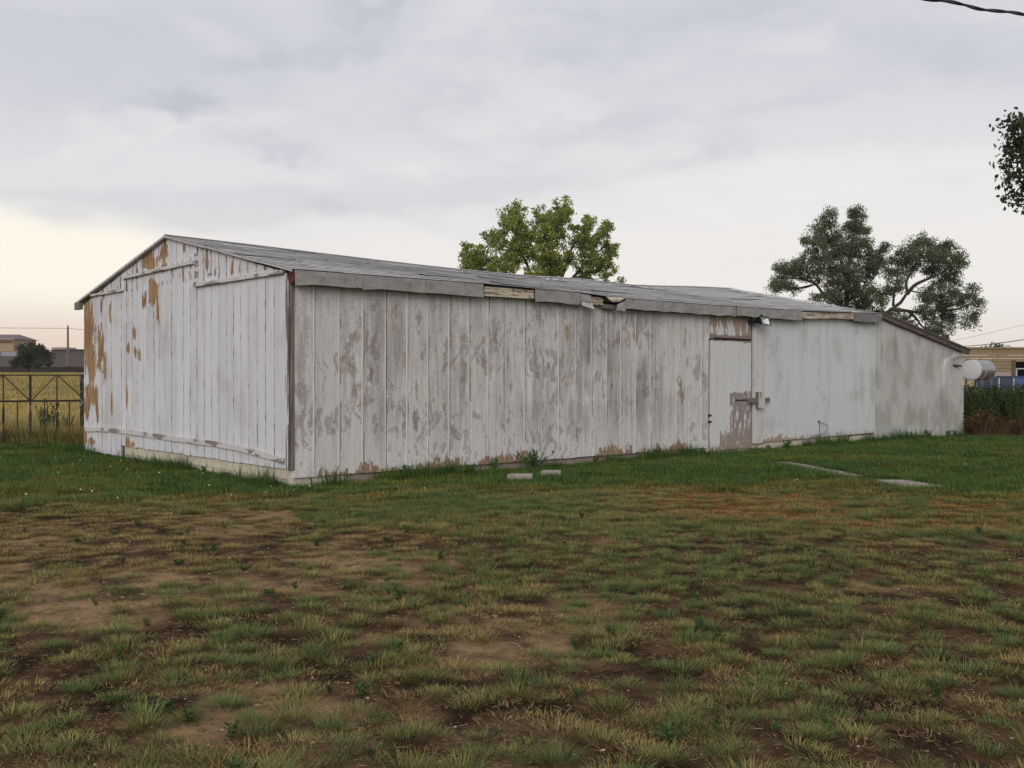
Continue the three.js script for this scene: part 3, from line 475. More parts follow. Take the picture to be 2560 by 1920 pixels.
  sheet([[12.1, 2.80, 0.37], [13.4, 2.83, 0.36], [13.5, 2.86, 0.30], [12.15, 2.84, 0.32]], fasDark);
  part('rafter_tail', box(-0.062, -0.05, 2.675, 2.835, 0.03, 0.15), redPaint, roof, 'end of the eave painted dark red');
  part('rafter_tail', box(-0.049, 0.0, 2.70, 2.80, 0.036, 0.13), redPaint, roof);
}
// --- stuccoed lean-to at the far end
{
  const st = tex(1024, 1024, (u, v, i, j) => {
    const s = u * 4.4, y = v * 3, g = fbm(s * 3, y * 2, 5, 170), q = fbm(s * 5, y * 1.0, 4, 171), pt = fbm(s * 1.6, y * 1.3, 4, 172);
    let c = mix3([0.53, 0.52, 0.485], [0.41, 0.395, 0.355], ss(0.35, 0.68, g));
    c = mix3(c, [0.20, 0.20, 0.175], 0.42 * ss(0.5, 0.75, q) * ss(0.4, 0.6, pt)); c = mix3(c, [0.38, 0.30, 0.22], 0.3 * ss(0.58, 0.76, fbm(s * 4, y * 1.6, 4, 173)));
    c = mix3(c, [0.55, 0.56, 0.56], 0.7 * ss(0.62, 0.72, fbm(s * 3.3, y * 3, 3, 174)));
    if (h2(i, j, 48) > 0.93) c = mix3(c, [0.2, 0.19, 0.17], 0.4); return c;
  });
  const sb = tex(512, 512, (u, v, i, j) => 0.5 * vnw(u * 16, v * 16, 16, 176) + 0.5 * vnw(u * 128, v * 128, 128, 177), false);
  const stM = new THREE.MeshStandardMaterial({ map: st, roughness: 0.95, bumpMap: sb, bumpScale: 0.005, side: THREE.DoubleSide });
  const uvS = (g) => { const p = g.attributes.position, a = g.attributes.uv; for (let i = 0; i < p.count; i++) a.setXY(i, (p.getX(i) + p.getZ(i) * 0.7 - 14.6) / 4.4, p.getY(i) / 3); return g; };
  const S = new THREE.Shape(); S.moveTo(14.68, -0.4); S.lineTo(18.96, -0.4); S.quadraticCurveTo(18.95, 0.6, 18.92, 2.06); S.lineTo(14.68, 2.80); S.closePath();
  const g = new THREE.ExtrudeGeometry(S, { depth: 0.2, bevelEnabled: true, bevelSize: 0.025, bevelThickness: 0.025, bevelSegments: 3, curveSegments: 10 }); g.translate(0, 0, -0.225);
  const lean = part('lean_to', uvS(g), stM, shed, 'stained grey stucco lean-to with sloping roof');
  // rounded pilaster at the corner
  const P = new THREE.Shape(); P.moveTo(18.02, -0.4); P.lineTo(18.99, -0.4); P.lineTo(18.95, 1.90); P.quadraticCurveTo(18.45, 1.97, 18.12, 1.82); P.quadraticCurveTo(17.98, 1.75, 18.0, 1.5); P.lineTo(18.03, 0.6); P.closePath();
  const pg = new THREE.ExtrudeGeometry(P, { depth: 0.03, bevelEnabled: true, bevelSize: 0.05, bevelThickness: 0.04, bevelSegments: 4, curveSegments: 12 }); pg.translate(-0.05, 0, -0.03);
  part('pilaster', uvS(pg), stM, lean);
  part('side_wall', uvS(box(18.74, 18.93, -0.4, 2.0, -WID, -0.2)), stM, lean);
  const rb = new THREE.MeshStandardMaterial({ map: greyWoodMap, color: new THREE.Color(0.62, 0.55, 0.52), roughness: 0.95, bumpMap: greyWoodMap, bumpScale: 0.004, side: THREE.DoubleSide });
  const slope = (s) => mix(2.86, 2.12, (s - 15.0) / 4.17);
  const q = rng(4); for (const [a, b] of [[14.76, 16.0], [16.005, 17.5], [17.505, 19.17]]) part('rake_board', board(fm, (s, y) => [y * 2, s * 0.8], a, b, slope(a) - 0.12, slope(b) - 0.13, slope(a) - 0.006, slope(b) - 0.006, 0.03, 0.075 + q() * 0.01, 0.006), rb, lean);
  const R = new Soup(); R.quad([14.70, slope(14.7) + 0.02, 0.10], [19.2, slope(19.2) + 0.02, 0.10], [19.2, slope(19.2) + 0.02, -WID - 0.1], [14.7, slope(14.7) + 0.02, -WID - 0.1], [0, 0], [4, 0], [4, 7], [0, 7]); R.quad([14.70, slope(14.7) - 0.02, 0.10], [14.7, slope(14.7) - 0.02, -WID - 0.1], [19.2, slope(19.2) - 0.02, -WID - 0.1], [19.2, slope(19.2) - 0.02, 0.10], [0, 0], [4, 0], [4, 7], [0, 7]); R.quad([14.70, slope(14.7) - 0.02, 0.10], [19.2, slope(19.2) - 0.02, 0.10], [19.2, slope(19.2) + 0.02, 0.10], [14.7, slope(14.7) + 0.02, 0.10], [0, 0], [4, 0], [4, 0.04], [0, 0.04]);
  part('lean_to_roof', R.geo(), rb, lean);
  part('iron_hook', bar([18.35, 1.725, 0.03], [18.62, 1.70, 0.12], 0.035, 0.05), mat([0.06, 0.035, 0.028], 0.8), lean);
  part('conduit', tube([new THREE.Vector3(18.25, 1.86, 0.11), new THREE.Vector3(18.5, 1.935, 0.10), new THREE.Vector3(18.8, 1.955, 0.09), new THREE.Vector3(19.05, 1.93, 0.0)], 0.012, 14, 6), mat([0.22, 0.22, 0.21], 0.6), lean);
}

// --- floodlight hung under the eave
{
  const [lx, lz] = fromShed(10.1, -0.22);
  const fl = thing('floodlight', 'black box floodlight with pale glass hung under the eave by the door', 'floodlight', [lx, 2.53, -lz], YAW); fl.scale.setScalar(0.88);
  const blackM = mat([0.018, 0.018, 0.02], 0.45, { metalness: 0.3 });
  const h = new Soup(), A = [[-0.165, 0.085, 0.05], [0.165, 0.085, 0.05], [0.155, -0.095, 0.11], [-0.155, -0.095, 0.11]], B = [[-0.11, 0.07, -0.10], [0.11, 0.07, -0.10], [0.11, -0.05, -0.08], [-0.11, -0.05, -0.08]];
  for (let i = 0; i < 4; i++) { const j = (i + 1) % 4; h.quad(A[i], A[j], B[j], B[i], [0, 0], [1, 0], [1, 1], [0, 1]); } h.quad(B[0], B[1], B[2], B[3], [0, 0], [1, 0], [1, 1], [0, 1]);
  part('housing', h.geo(), blackM, fl);
  const rimPts = A.map((p) => new THREE.Vector3(...p)); const rims = []; for (let i = 0; i < 4; i++) rims.push(bar(rimPts[i].toArray(), rimPts[(i + 1) % 4].toArray(), 0.02, 0.02));
  part('rim', mergeGeometries(rims), blackM, fl);
  const rs = new Soup(), I = [[-0.06, 0.03, -0.02], [0.06, 0.03, -0.02], [0.06, -0.03, -0.0], [-0.06, -0.03, 0.0]]; const A2 = A.map((p) => [p[0] * 0.9, p[1] * 0.9, p[2] - 0.004]);
  for (let i = 0; i < 4; i++) { const j = (i + 1) % 4; rs.quad(A2[i], A2[j], I[j], I[i], [0, 0], [1, 0], [1, 1], [0, 1]); } rs.quad(I[0], I[1], I[2], I[3], [0, 0], [1, 0], [1, 1], [0, 1]);
  part('reflector', rs.geo(), mat([0.5, 0.51, 0.52], 0.4, { metalness: 0.7 }), fl);
  const gl = new Soup(); gl.quad(A2[3], A2[2], A2[1], A2[0], [0, 0], [1, 0], [1, 1], [0, 1]);
  part('glass', gl.geo(), new THREE.MeshPhysicalMaterial({ color: 0xffffff, transmission: 1, thickness: 0, roughness: 0.25, ior: 1.5, side: THREE.DoubleSide }), fl);
  part('bracket', mergeGeometries([bar([0, 0.08, 0], [0, 0.14, -0.02], 0.05, 0.03), bar([-0.2, -0.02, -0.1], [-0.12, -0.02, -0.1], 0.06, 0.08), bar([-0.2, -0.02, -0.22], [-0.2, -0.02, -0.06], 0.05, 0.05)]), blackM, fl);
}
// --- loose cable on the wall right of the door
{
  const [cx, cz] = fromShed(12.3, 0);
  const c = thing('wall_cable', 'thin grey cable looping out of the wall board to the ground, right of the door', 'cable', [cx, 0, -cz], YAW);
  part('cable', tube([[0.1, 0.50, 0.02], [0.16, 0.47, 0.06], [0.30, 0.41, 0.10], [0.31, 0.33, 0.10], [0.16, 0.245, 0.08], [-0.1, 0.205, 0.05], [-0.27, 0.172, 0.04], [-0.30, 0.13, 0.03], [-0.295, -0.04, 0.03]].map((p) => new THREE.Vector3(...p)), 0.011, 40, 6), mat([0.26, 0.26, 0.26], 0.6), c);
  part('wire', tube([[0.12, 0.49, 0.025], [0.13, 0.35, 0.024], [0.135, 0.14, 0.026]].map((p) => new THREE.Vector3(...p)), 0.006, 10, 5), mat([0.05, 0.05, 0.05], 0.7), c);
  part('entry_cap', (() => { const g = new THREE.CylinderGeometry(0.022, 0.026, 0.02, 10); g.rotateX(Math.PI / 2); g.translate(0.1, 0.50, 0.026); return g; })(), mat([0.1, 0.1, 0.1], 0.6), c);
}

// ------------------------------------------------------------------ slabs and stones in the grass
{
  const sl = tex(512, 512, (u, v, i, j) => { const g = 0.5 * vnw(u * 16, v * 16, 16, 180) + 0.3 * vnw(u * 64, v * 64, 64, 181) + 0.2 * h2(i, j, 58); return mix3([0.38, 0.325, 0.28], [0.22, 0.185, 0.155], clamp((g - 0.3) * 1.7)); });
  const slM = new THREE.MeshStandardMaterial({ map: sl, roughness: 0.95, bumpMap: sl, bumpScale: 0.006, side: THREE.DoubleSide });
  function slab(name, pts, y0, y1, label, category, group, seed) {
    const r = rng(seed), S = new THREE.Shape(), out = []; const cx = pts.reduce((a, p) => a + p[0], 0) / pts.length, cz = pts.reduce((a, p) => a + p[1], 0) / pts.length;
    for (let i = 0; i < pts.length; i++) { const a = pts[i], b = pts[(i + 1) % pts.length]; for (let k = 0; k < 5; k++) out.push([mix(a[0], b[0], k / 5) - cx + (r() - 0.5) * 0.025, mix(a[1], b[1], k / 5) - cz + (r() - 0.5) * 0.025]); }
    out.forEach((p, i) => i ? S.lineTo(p[0], p[1]) : S.moveTo(p[0], p[1])); S.closePath();
    const g = new THREE.ExtrudeGeometry(S, { depth: y1 - y0 - 0.016, bevelEnabled: true, bevelSize: 0.008, bevelThickness: 0.008, bevelSegments: 2 }); g.rotateX(-Math.PI / 2);
    const o = solo(name, g, slM, label, category, group); o.position.set(cx, y0 + 0.008, -cz); return o;
  }
  slab('path_slab', [[4.35, 16.95], [4.62, 16.95], [5.08, 14.62], [4.76, 14.42]], -0.08, 0.045, 'longer concrete path slab sunk in grass, nearer the door', 'path slab', 'concrete slabs of the sunken path', 3);
  slab('path_slab', [[5.0, 14.1], [5.42, 14.1], [5.62, 13.22], [5.12, 13.2]], -0.08, 0.05, 'shorter concrete path slab sunk in grass, farther from the door', 'path slab', 'concrete slabs of the sunken path', 4);
  slab('paving_stone', [[-0.06, 14.30], [0.26, 14.24], [0.29, 14.5], [0.0, 14.52]], 0.02, 0.088, 'flat pale paving stone under the leafy bush, left of two', 'paving stone', 'flat stones by the wall', 5);
  slab('paving_stone', [[0.42, 14.78], [0.68, 14.72], [0.70, 14.96], [0.47, 14.98]], 0.03, 0.092, 'flat pale paving stone right of the leafy bush, smaller of two', 'paving stone', 'flat stones by the wall', 6);
}

// ------------------------------------------------------------------ grass
function bladeSoup(list) {             // list of {x,z,h,w,lean,dir,bend,c}
  const P = [], C = [];
  for (const b of list) {
    const dx = Math.cos(b.dir), dz = Math.sin(b.dir), px = -dz * b.w / 2, pz = dx * b.w / 2;
    const seg = [0, 0.5, 1].map((k) => { const l = b.lean * k + b.bend * k * k; return [b.x + dx * l * b.h, b.h * k * (1 - 0.25 * Math.min(1, (b.lean + b.bend) * k)), b.z + dz * l * b.h]; });
    const q = (s, f) => [s[0] + px * f, s[1], s[2] + pz * f];
    const A = q(seg[0], 1), B = q(seg[0], -1), Cc = q(seg[1], 0.8), D = q(seg[1], -0.8), E = seg[2];
    P.push(...A, ...B, ...Cc, ...B, ...D, ...Cc, ...Cc, ...D, ...E); for (let i = 0; i < 9; i++) C.push(...b.c);
  }
  const g = new THREE.BufferGeometry(); g.setAttribute('position', new THREE.Float32BufferAttribute(P, 3)); g.setAttribute('color', new THREE.Float32BufferAttribute(C, 3));
  g.computeVertexNormals(); return g;
}
function tuft(seed, n, rad, h0, h1, w, pal, leanMax = 0.7) {
  const r = rng(seed), L = [];
  for (let i = 0; i < n; i++) {
    const q = Math.sqrt(r()) * rad, a = r() * 6.283, out = q / rad; const c = pal[(r() * pal.length) | 0], v = 0.8 + r() * 0.4;
    L.push({ x: Math.cos(a) * q, z: Math.sin(a) * q, h: mix(h0, h1, r()) * (1.05 - 0.35 * out), w: w * (0.7 + r() * 0.6), lean: out * leanMax * (0.5 + r() * 0.7) + r() * 0.12, bend: r() * 0.5, dir: a + (r() - 0.5) * 1.4, c: c.map((x) => x * v) });
  }
  return bladeSoup(L);
}
const grassM = new THREE.MeshPhysicalMaterial({ vertexColors: true, roughness: 0.8, specularIntensity: 0.3, side: THREE.DoubleSide });
const STRAW = [0.31, 0.225, 0.09], OLIVE = [0.18, 0.17, 0.055], GREEN = [0.10, 0.142, 0.042], DEEP = [0.032, 0.088, 0.016], BLUEG = [0.085, 0.13, 0.048], BROWN = [0.20, 0.105, 0.042];
function scatter(name, label, category, geos, spots) {     // spots: {x,z,y,turn,s,sy,g,tint}
  const root = geos.length > 1 ? thing(name, label, category) : null; if (root) root.userData.kind = 'stuff';
  const buckets = geos.map(() => []); for (const p of spots) buckets[p.g].push(p);
  geos.forEach((g, k) => {
    const L = buckets[k]; if (!L.length) return; const im = new THREE.InstancedMesh(g, grassM, L.length), m = new THREE.Matrix4(), q = new THREE.Quaternion(), e = new THREE.Euler();
    L.forEach((p, i) => { q.setFromEuler(e.set((p.tx ?? 0), p.turn, (p.tz ?? 0))); m.compose(new THREE.Vector3(p.x, p.y, -p.z), q, new THREE.Vector3(p.s, p.s * (p.sy ?? 1), p.s)); im.setMatrixAt(i, m); im.setColorAt(i, new THREE.Color().setRGB(...(p.tint ?? [1, 1, 1]))); });
    im.castShadow = im.receiveShadow = true; im.name = root ? 'tufts' : numbered(name); im.userData.kind = 'stuff'; (root ?? scene).add(im); if (!root) tag(im, label, category, null, 'stuff');
  });
}
const inShed = (X, Z, m = 0) => { const [s, t] = toShed(X, Z); return s > -m && s < LTO + 0.08 + m && t > -m && t < WID + m; };
const onSlab = (X, Z) => { const d = (ax, az, bx, bz, w) => { const k = clamp(((X - ax) * (bx - ax) + (Z - az) * (bz - az)) / ((bx - ax) ** 2 + (bz - az) ** 2)); return Math.hypot(X - ax - (bx - ax) * k, Z - az - (bz - az) * k) < w; }; return d(4.5, 16.85, 4.9, 14.65, 0.16) || d(5.22, 14.0, 5.36, 13.3, 0.2) || d(0, 14.42, 0.6, 14.86, 0.10); };
const inView = (X, Z, m = 0.08) => Math.abs(X) < Z * (0.4985 + m) + 0.6;
{
  // worn yard: separate clumps with dirt between
  const P1 = [STRAW, OLIVE, OLIVE, STRAW, BROWN], P2 = [OLIVE, GREEN, OLIVE, STRAW], P3 = [STRAW, STRAW, BROWN, OLIVE], P4 = [GREEN, BLUEG, GREEN, OLIVE];
  const geos = [tuft(1, 115, 0.09, 0.028, 0.068, 0.0026, P1, 1.25), tuft(2, 120, 0.09, 0.028, 0.074, 0.0026, P2, 1.25), tuft(3, 95, 0.09, 0.02, 0.048, 0.0025, P3, 1.5), tuft(4, 85, 0.07, 0.035, 0.088, 0.0028, P4, 1.05), tuft(5, 110, 0.11, 0.015, 0.042, 0.0025, P1, 1.6), tuft(6, 60, 0.06, 0.03, 0.08, 0.0026, P2, 1.2), tuft(7, 40, 0.11, 0.012, 0.03, 0.0028, P3, 1.6)];
  const r = rng(101), L = [];
  const patch = (X, Z) => fbm(X * 0.9 + 20, Z * 0.9, 3, 205), green = (X, Z) => fbm(X * 0.7 + 40, Z * 0.7, 3, 209);
  const grid = new Map(), cellOf = (x, z) => Math.floor(x / 0.4) * 1000 + Math.floor(z / 0.4);
  for (let k = 0; k < 9000; k++) {                         // clumps
    const Z = 3.1 + r() * 10.4, X = (r() - 0.5) * (Z * 1.14 + 1.0), b = belt(X, Z); if (r() > (Z * 1.14 + 1) / 14) continue; if (inShed(X, Z, 0.3) || b > 0.8) continue;
    const rightDry = ss(0.8, 3, X) * ss(9.2, 10.6, Z);
    const bar_ = bare(X, Z); if (bar_ > 0.63 + r() * 0.24 && rightDry < 0.4) continue; if (patch(X, Z) < 0.17 + r() * 0.18) continue;
    const gv = green(X, Z) + 0.12 + ss(-0.8, 2.2, X) * 0.12 - ss(-1.2, -3, X) * ss(5, 7, Z) * 0.15 + b * 0.2 + (r() - 0.5) * 0.34;
    const size = 0.05 + r() * r() * 0.18; let clash = false; for (let a = -1; a <= 1 && !clash; a++) for (let b2 = -1; b2 <= 1; b2++) for (const o of grid.get(cellOf(X + a * 0.4, Z + b2 * 0.4)) ?? []) if (Math.hypot(o[0] - X, o[1] - Z) < (o[2] + size) * 1.0 + 0.015) clash = true; if (clash) continue;
    { const key = cellOf(X, Z); if (!grid.has(key)) grid.set(key, []); grid.get(key).push([X, Z, size]); }
    const n = Math.round(2 + size * size * 230), v0 = 0.85 + r() * 0.3, el = 1 + r() * 0.9, tu = r() * 3.14;
    const kind = rightDry > 0.4 && r() < 0.6 ? 2 : gv > 0.66 ? 3 : gv > 0.52 ? 1 : gv > 0.36 ? 0 : 2;
    for (let m = 0; m < n; m++) {
      const a = r() * 6.283, q = Math.sqrt(r()) * size, ax = Math.cos(a) * q * el, az = Math.sin(a) * q, x = X + ax * Math.cos(tu) - az * Math.sin(tu), z = Z + ax * Math.sin(tu) + az * Math.cos(tu);
      const g = r() < 0.7 ? kind : [4, 5, 4, 1][kind], v = v0 * (0.88 + r() * 0.24); let tint = [v, v, v]; if (rightDry > 0.4 && kind === 2) tint = [v * 1.12, v * 0.84, v * 0.68];
      const out = q / size; L.push({ x, z, y: groundY(x, z) - 0.006 + 0.035 * Math.min(1, size / 0.15) * (1 - out * out), turn: r() * 6.28, s: (0.75 + r() * 0.5) * (1.05 - 0.25 * out), sy: (0.8 + r() * 0.5) * (1.1 - 0.35 * out), g, tint });
    }
  }
  for (let k = 0; k < 60000; k++) {                        // thin short growth between, and the mixed sward toward the belt
    const Z = 3.1 + r() * 11.4, X = (r() - 0.5) * (Z * 1.14 + 1.0); if (inShed(X, Z, 0.1)) continue; const b = belt(X, Z); if (b > 0.9) continue;
    const rightDry = ss(0.8, 3, X) * ss(9.2, 10.6, Z), sward = ss(8.2, 11.8, Z + (patch(X, Z) - 0.5) * 4 - ss(-0.5, -2.5, X) * 1.2);
    const d = 0.06 + 0.42 * sward + rightDry * 0.25 - ss(0.55, 0.72, bare(X, Z)) * 0.4 + (fbm(X * 4, Z * 4, 2, 207) - 0.5) * 0.55; if (r() > d) continue;
    const gv = green(X, Z) + b * 0.3 + (r() - 0.5) * 0.3, g = rightDry > 0.3 && r() < 0.7 ? (r() < 0.5 ? 2 : 4) : sward > 0.3 ? (gv > 0.62 ? 3 : gv > 0.5 ? 1 : gv > 0.42 ? 5 : r() < 0.5 ? 0 : 4) : (r() < 0.6 ? 6 : 4), v = 0.8 + r() * 0.4;
    let tint = [v, v, v]; if (rightDry > 0.3 && (g === 2 || g === 4)) tint = [v * 1.12, v * 0.84, v * 0.68];
    L.push({ x: X, z: Z, y: groundY(X, Z) - 0.004, turn: r() * 6.28, s: 0.7 + r() * 0.6, sy: 0.8 + r() * 0.5, g, tint });
  }
  console.log('yard tufts', L.length);
  scatter('dry_grass', 'patchy tufts of dry and green grass growing in the worn dirt yard', 'grass', geos, L);
}
{
  // green belt by the shed
  const P = [DEEP, DEEP, GREEN, [0.06, 0.12, 0.028]], Q = [DEEP, GREEN, OLIVE, [0.055, 0.115, 0.03]], R = [GREEN, OLIVE, BLUEG, STRAW];
  const geos = [tuft(11, 80, 0.15, 0.07, 0.15, 0.0055, P), tuft(12, 80, 0.15, 0.06, 0.14, 0.0055, Q), tuft(13, 80, 0.14, 0.05, 0.11, 0.005, R), tuft(14, 50, 0.10, 0.14, 0.30, 0.006, P, 0.5)];
  const r = rng(111), L = [];
  for (let k = 0; k < 120000 && L.length < 26000; k++) {
    const Z = 8 + r() * 20, X = (r() - 0.5) * (Z * 1.14 + 1.2); if (inShed(X, Z, 0.0) || onSlab(X, Z)) continue; if (Z > 23 && X < 0) continue; if (Z > 25.5) continue;
    const b = belt(X, Z); if (b < 0.12 + r() * 0.75) continue;
    const [s, t] = toShed(X, Z); const near = (t < 0 && t > -0.35 && s > 0 && s < 18.8) || (s < 0 && s > -0.35 && t > 0);
    const lush = near ? ss(0.42, 0.6, fbm(s * 0.9 + 3, t * 0.9, 3, 311)) : 0; const g = near && r() < 0.04 + 0.2 * lush ? 3 : b > 0.85 ? (r() < 0.65 ? 0 : 1) : b > 0.5 ? (r() < 0.6 ? 1 : 2) : 2;
    const v = 0.75 + r() * 0.5; L.push({ x: X, z: Z, y: groundY(X, Z) - 0.01, turn: r() * 6.28, s: 0.75 + r() * 0.55, sy: (near ? 0.5 + 0.5 * lush : 0.6) + r() * 0.5, g, tint: (() => { const w = ss(0.48, 0.72, fbm(X * 1.3 + 60, Z * 1.3, 4, 317)) * (near ? 0.3 : 1); return [v * (1 + 0.75 * w), v * (1 + 0.18 * w), v * 0.95]; })() });
  }
  console.log('belt', L.length);
  scatter('green_grass', 'thick green grass along the foot of the shed walls', 'grass', geos, L);
}
{
  // tall dry grass of the field beyond the gate
  const P = [[0.55, 0.42, 0.15], [0.48, 0.38, 0.13], [0.38, 0.33, 0.11], [0.42, 0.28, 0.11]], Q = [[0.20, 0.23, 0.07], [0.30, 0.28, 0.10], [0.45, 0.36, 0.14]], T = [[0.40, 0.24, 0.11], [0.46, 0.31, 0.14], [0.22, 0.21, 0.08]];
  const geos = [tuft(21, 60, 0.22, 0.3, 0.6, 0.010, P, 0.4), tuft(22, 60, 0.22, 0.35, 0.75, 0.010, Q, 0.4), tuft(23, 60, 0.22, 0.3, 0.65, 0.010, T, 0.45)];
  const r = rng(121), L = [];
  for (let k = 0; k < 14000; k++) {
    const Z = 21.2 + Math.pow(r(), 1.9) * 105, X = -Z * (0.35 + r() * 0.24); if (inShed(X, Z, 0.15)) continue; if (Z < 22.6 && r() > 0.25) continue;
    const near = ss(30, 24, Z), gf = fbm(X * 0.5, Z * 0.18, 3, 91);
    const g = near > 0.3 ? (r() < 0.5 ? 1 : 2) : gf > 0.64 ? (r() < 0.5 ? 1 : 0) : 0; const v = 0.8 + r() * 0.4;
    L.push({ x: X, z: Z, y: groundY(X, Z) - 0.02, turn: r() * 6.28, s: (0.75 + r() * 0.5) * (Z > 40 ? 1.5 : 1), sy: Z < 24 ? 0.9 : Z > 40 ? 0.35 : 0.6, g, tint: [v, v, v] });
  }
  scatter('field_grass', 'tall golden dry grass in the field beyond the iron gate', 'grass', geos, L);
}
{
  // straw bits, pebbles and clover heads lying about
  const r = rng(131), st = [], pb = [], fl = [];
  const straw = new THREE.BoxGeometry(0.026, 0.0015, 0.0016), peb = new THREE.IcosahedronGeometry(0.012, 0), flo = new THREE.IcosahedronGeometry(0.0075, 0);
  for (const g of [straw, peb, flo]) { const n = g.attributes.position.count; g.setAttribute('color', new THREE.Float32BufferAttribute(new Float32Array(n * 3).fill(1), 3)); }
  for (let k = 0; k < 14000; k++) { const Z = 3.4 + Math.pow(r(), 1.3) * 9, X = (r() - 0.5) * (Z * 1.1 + 1); if (inShed(X, Z)) continue; const v = 0.5 + r() * 0.6; st.push({ x: X, z: Z, y: groundY(X, Z) + 0.004, turn: r() * 6.28, tz: (r() - 0.5) * 0.3, s: 0.5 + r() * 1.0, g: 0, tint: [0.30 * v, 0.21 * v, 0.115 * v] }); }
  for (let k = 0; k < 1500; k++) { const Z = 3.4 + Math.pow(r(), 1.3) * 9, X = (r() - 0.5) * (Z * 1.1 + 1); if (inShed(X, Z)) continue; const v = 0.4 + r() * 0.7; pb.push({ x: X, z: Z, y: groundY(X, Z), turn: r() * 6.28, s: 0.25 + r() * r() * 0.8, sy: 0.6, g: 0, tint: [0.45 * v, 0.38 * v, 0.31 * v] }); }
  for (let k = 0; k < 42; k++) { const Z = 10.5 + r() * 8, X = -Z * (0.12 + r() * 0.42); if (inShed(X, Z, 0.1)) continue; const b = belt(X, Z); if (b < 0.15 && r() > 0.3) continue; fl.push({ x: X, z: Z, y: groundY(X, Z) + 0.08 + r() * 0.04, turn: r() * 6, s: 0.7 + r() * 0.7, g: 0, tint: [0.8, 0.79, 0.75] }); }
  for (let k = 0; k < 5; k++) { const Z = 9 + r() * 8, X = (r() - 0.35) * Z * 0.8; if (inShed(X, Z, 0.1)) continue; fl.push({ x: X, z: Z, y: groundY(X, Z) + 0.07 + r() * 0.04, turn: r() * 6, s: 0.7 + r() * 0.7, g: 0, tint: [0.8, 0.79, 0.75] }); }
  { const cl = [], clod = new THREE.IcosahedronGeometry(0.02, 1), p = clod.attributes.position; for (let i = 0; i < p.count; i++) { const x = p.getX(i), y = p.getY(i), z = p.getZ(i), k = 0.75 + 0.5 * vn(x * 90 + 5, y * 90 + z * 70, 3); p.setXYZ(i, x * k, y * k, z * k); } clod.computeVertexNormals(); clod.setAttribute('color', new THREE.Float32BufferAttribute(new Float32Array(p.count * 3).fill(1), 3));
    for (let k = 0; k < 9000; k++) { const Z = 3.2 + Math.pow(r(), 1.4) * 9, X = (r() - 0.5) * (Z * 1.1 + 1); if (inShed(X, Z)) continue; if (fbm(X * 2.2, Z * 2.2, 3, 301) < 0.46 + r() * 0.1) continue; const b = ss(0.52, 0.72, bare(X, Z)), v = 0.7 + r() * 0.7; cl.push({ x: X, z: Z, y: groundY(X, Z), turn: r() * 6.28, s: 0.25 + r() * r() * 1.1, sy: 0.55, g: 0, tint: mix3([0.085, 0.046, 0.025], [0.22, 0.145, 0.08], b).map((q) => q * v) }); }
    scatter('dirt_clods', 'crumbled clods of brown dirt between the grass tufts', 'dirt', [clod], cl); }
  scatter('straw_litter', 'bits of dry straw lying on the yard dirt', 'straw', [straw], st);
  scatter('pebbles', 'small pale pebbles lying in the yard dirt', 'pebbles', [peb], pb);
  scatter('clover_flowers', 'tiny white clover flowers dotting the green grass at left', 'flowers', [flo], fl);
}

// ------------------------------------------------------------------ broad-leaved plants
function leafGeo(list) {                // diamond leaves: {p, d (dir), n (side), l, w, c}
  const P = [], C = [];
  const t = new THREE.Vector3(), a = new THREE.Vector3(), b = new THREE.Vector3(), m = new THREE.Vector3(), up = new THREE.Vector3();
  for (const f of list) {
    up.crossVectors(f.d, f.n).normalize();
    m.copy(f.p).addScaledVector(f.d, f.l * 0.45).addScaledVector(up, f.l * 0.06); t.copy(f.p).addScaledVector(f.d, f.l);
    a.copy(m).addScaledVector(f.n, f.w / 2).addScaledVector(up, f.w * 0.16); b.copy(m).addScaledVector(f.n, -f.w / 2).addScaledVector(up, f.w * 0.16);
    P.push(f.p.x, f.p.y, f.p.z, a.x, a.y, a.z, t.x, t.y, t.z, f.p.x, f.p.y, f.p.z, t.x, t.y, t.z, b.x, b.y, b.z); for (let i = 0; i < 6; i++) C.push(...f.c);
  }
  const g = new THREE.BufferGeometry(); g.setAttribute('position', new THREE.Float32BufferAttribute(P, 3)); g.setAttribute('color', new THREE.Float32BufferAttribute(C, 3)); g.computeVertexNormals(); return g;
}
const rdir = (r) => { const z = r() * 2 - 1, a = r() * 6.283, q = Math.sqrt(1 - z * z); return new THREE.Vector3(q * Math.cos(a), z, q * Math.sin(a)); };
const leafM = new THREE.MeshPhysicalMaterial({ vertexColors: true, roughness: 0.75, specularIntensity: 0.5, transmission: 0.45, thickness: 0, side: THREE.DoubleSide });
function weedGeo(seed, stems, h, spread, leaf, pal, per = 9) {
  const r = rng(seed), L = [];
  for (let s = 0; s < stems; s++) {
    const a = r() * 6.283, tip = new THREE.Vector3(Math.cos(a) * spread * r(), h * (0.6 + 0.4 * r()), Math.sin(a) * spread * r());
    for (let k = 0; k < per; k++) { const f = (k + 1) / per, p = tip.clone().multiplyScalar(f); p.y = tip.y * f; const d = rdir(r); d.y = Math.abs(d.y) * 0.6 + 0.15; d.normalize(); const n = new THREE.Vector3().crossVectors(d, rdir(r)).normalize(); const c = pal[(r() * pal.length) | 0], v = 0.8 + 0.4 * r(); L.push({ p, d, n, l: leaf * (0.7 + r() * 0.6), w: leaf * 0.5 * (0.7 + r() * 0.6), c: c.map((x) => x * v) }); }
    const w = 0.004, d = tip.clone().normalize(), n = new THREE.Vector3().crossVectors(d, rdir(r)).normalize(); L.push({ p: new THREE.Vector3(), d, n, l: tip.length(), w, c: pal[0] });
  }
  return leafGeo(L);
}
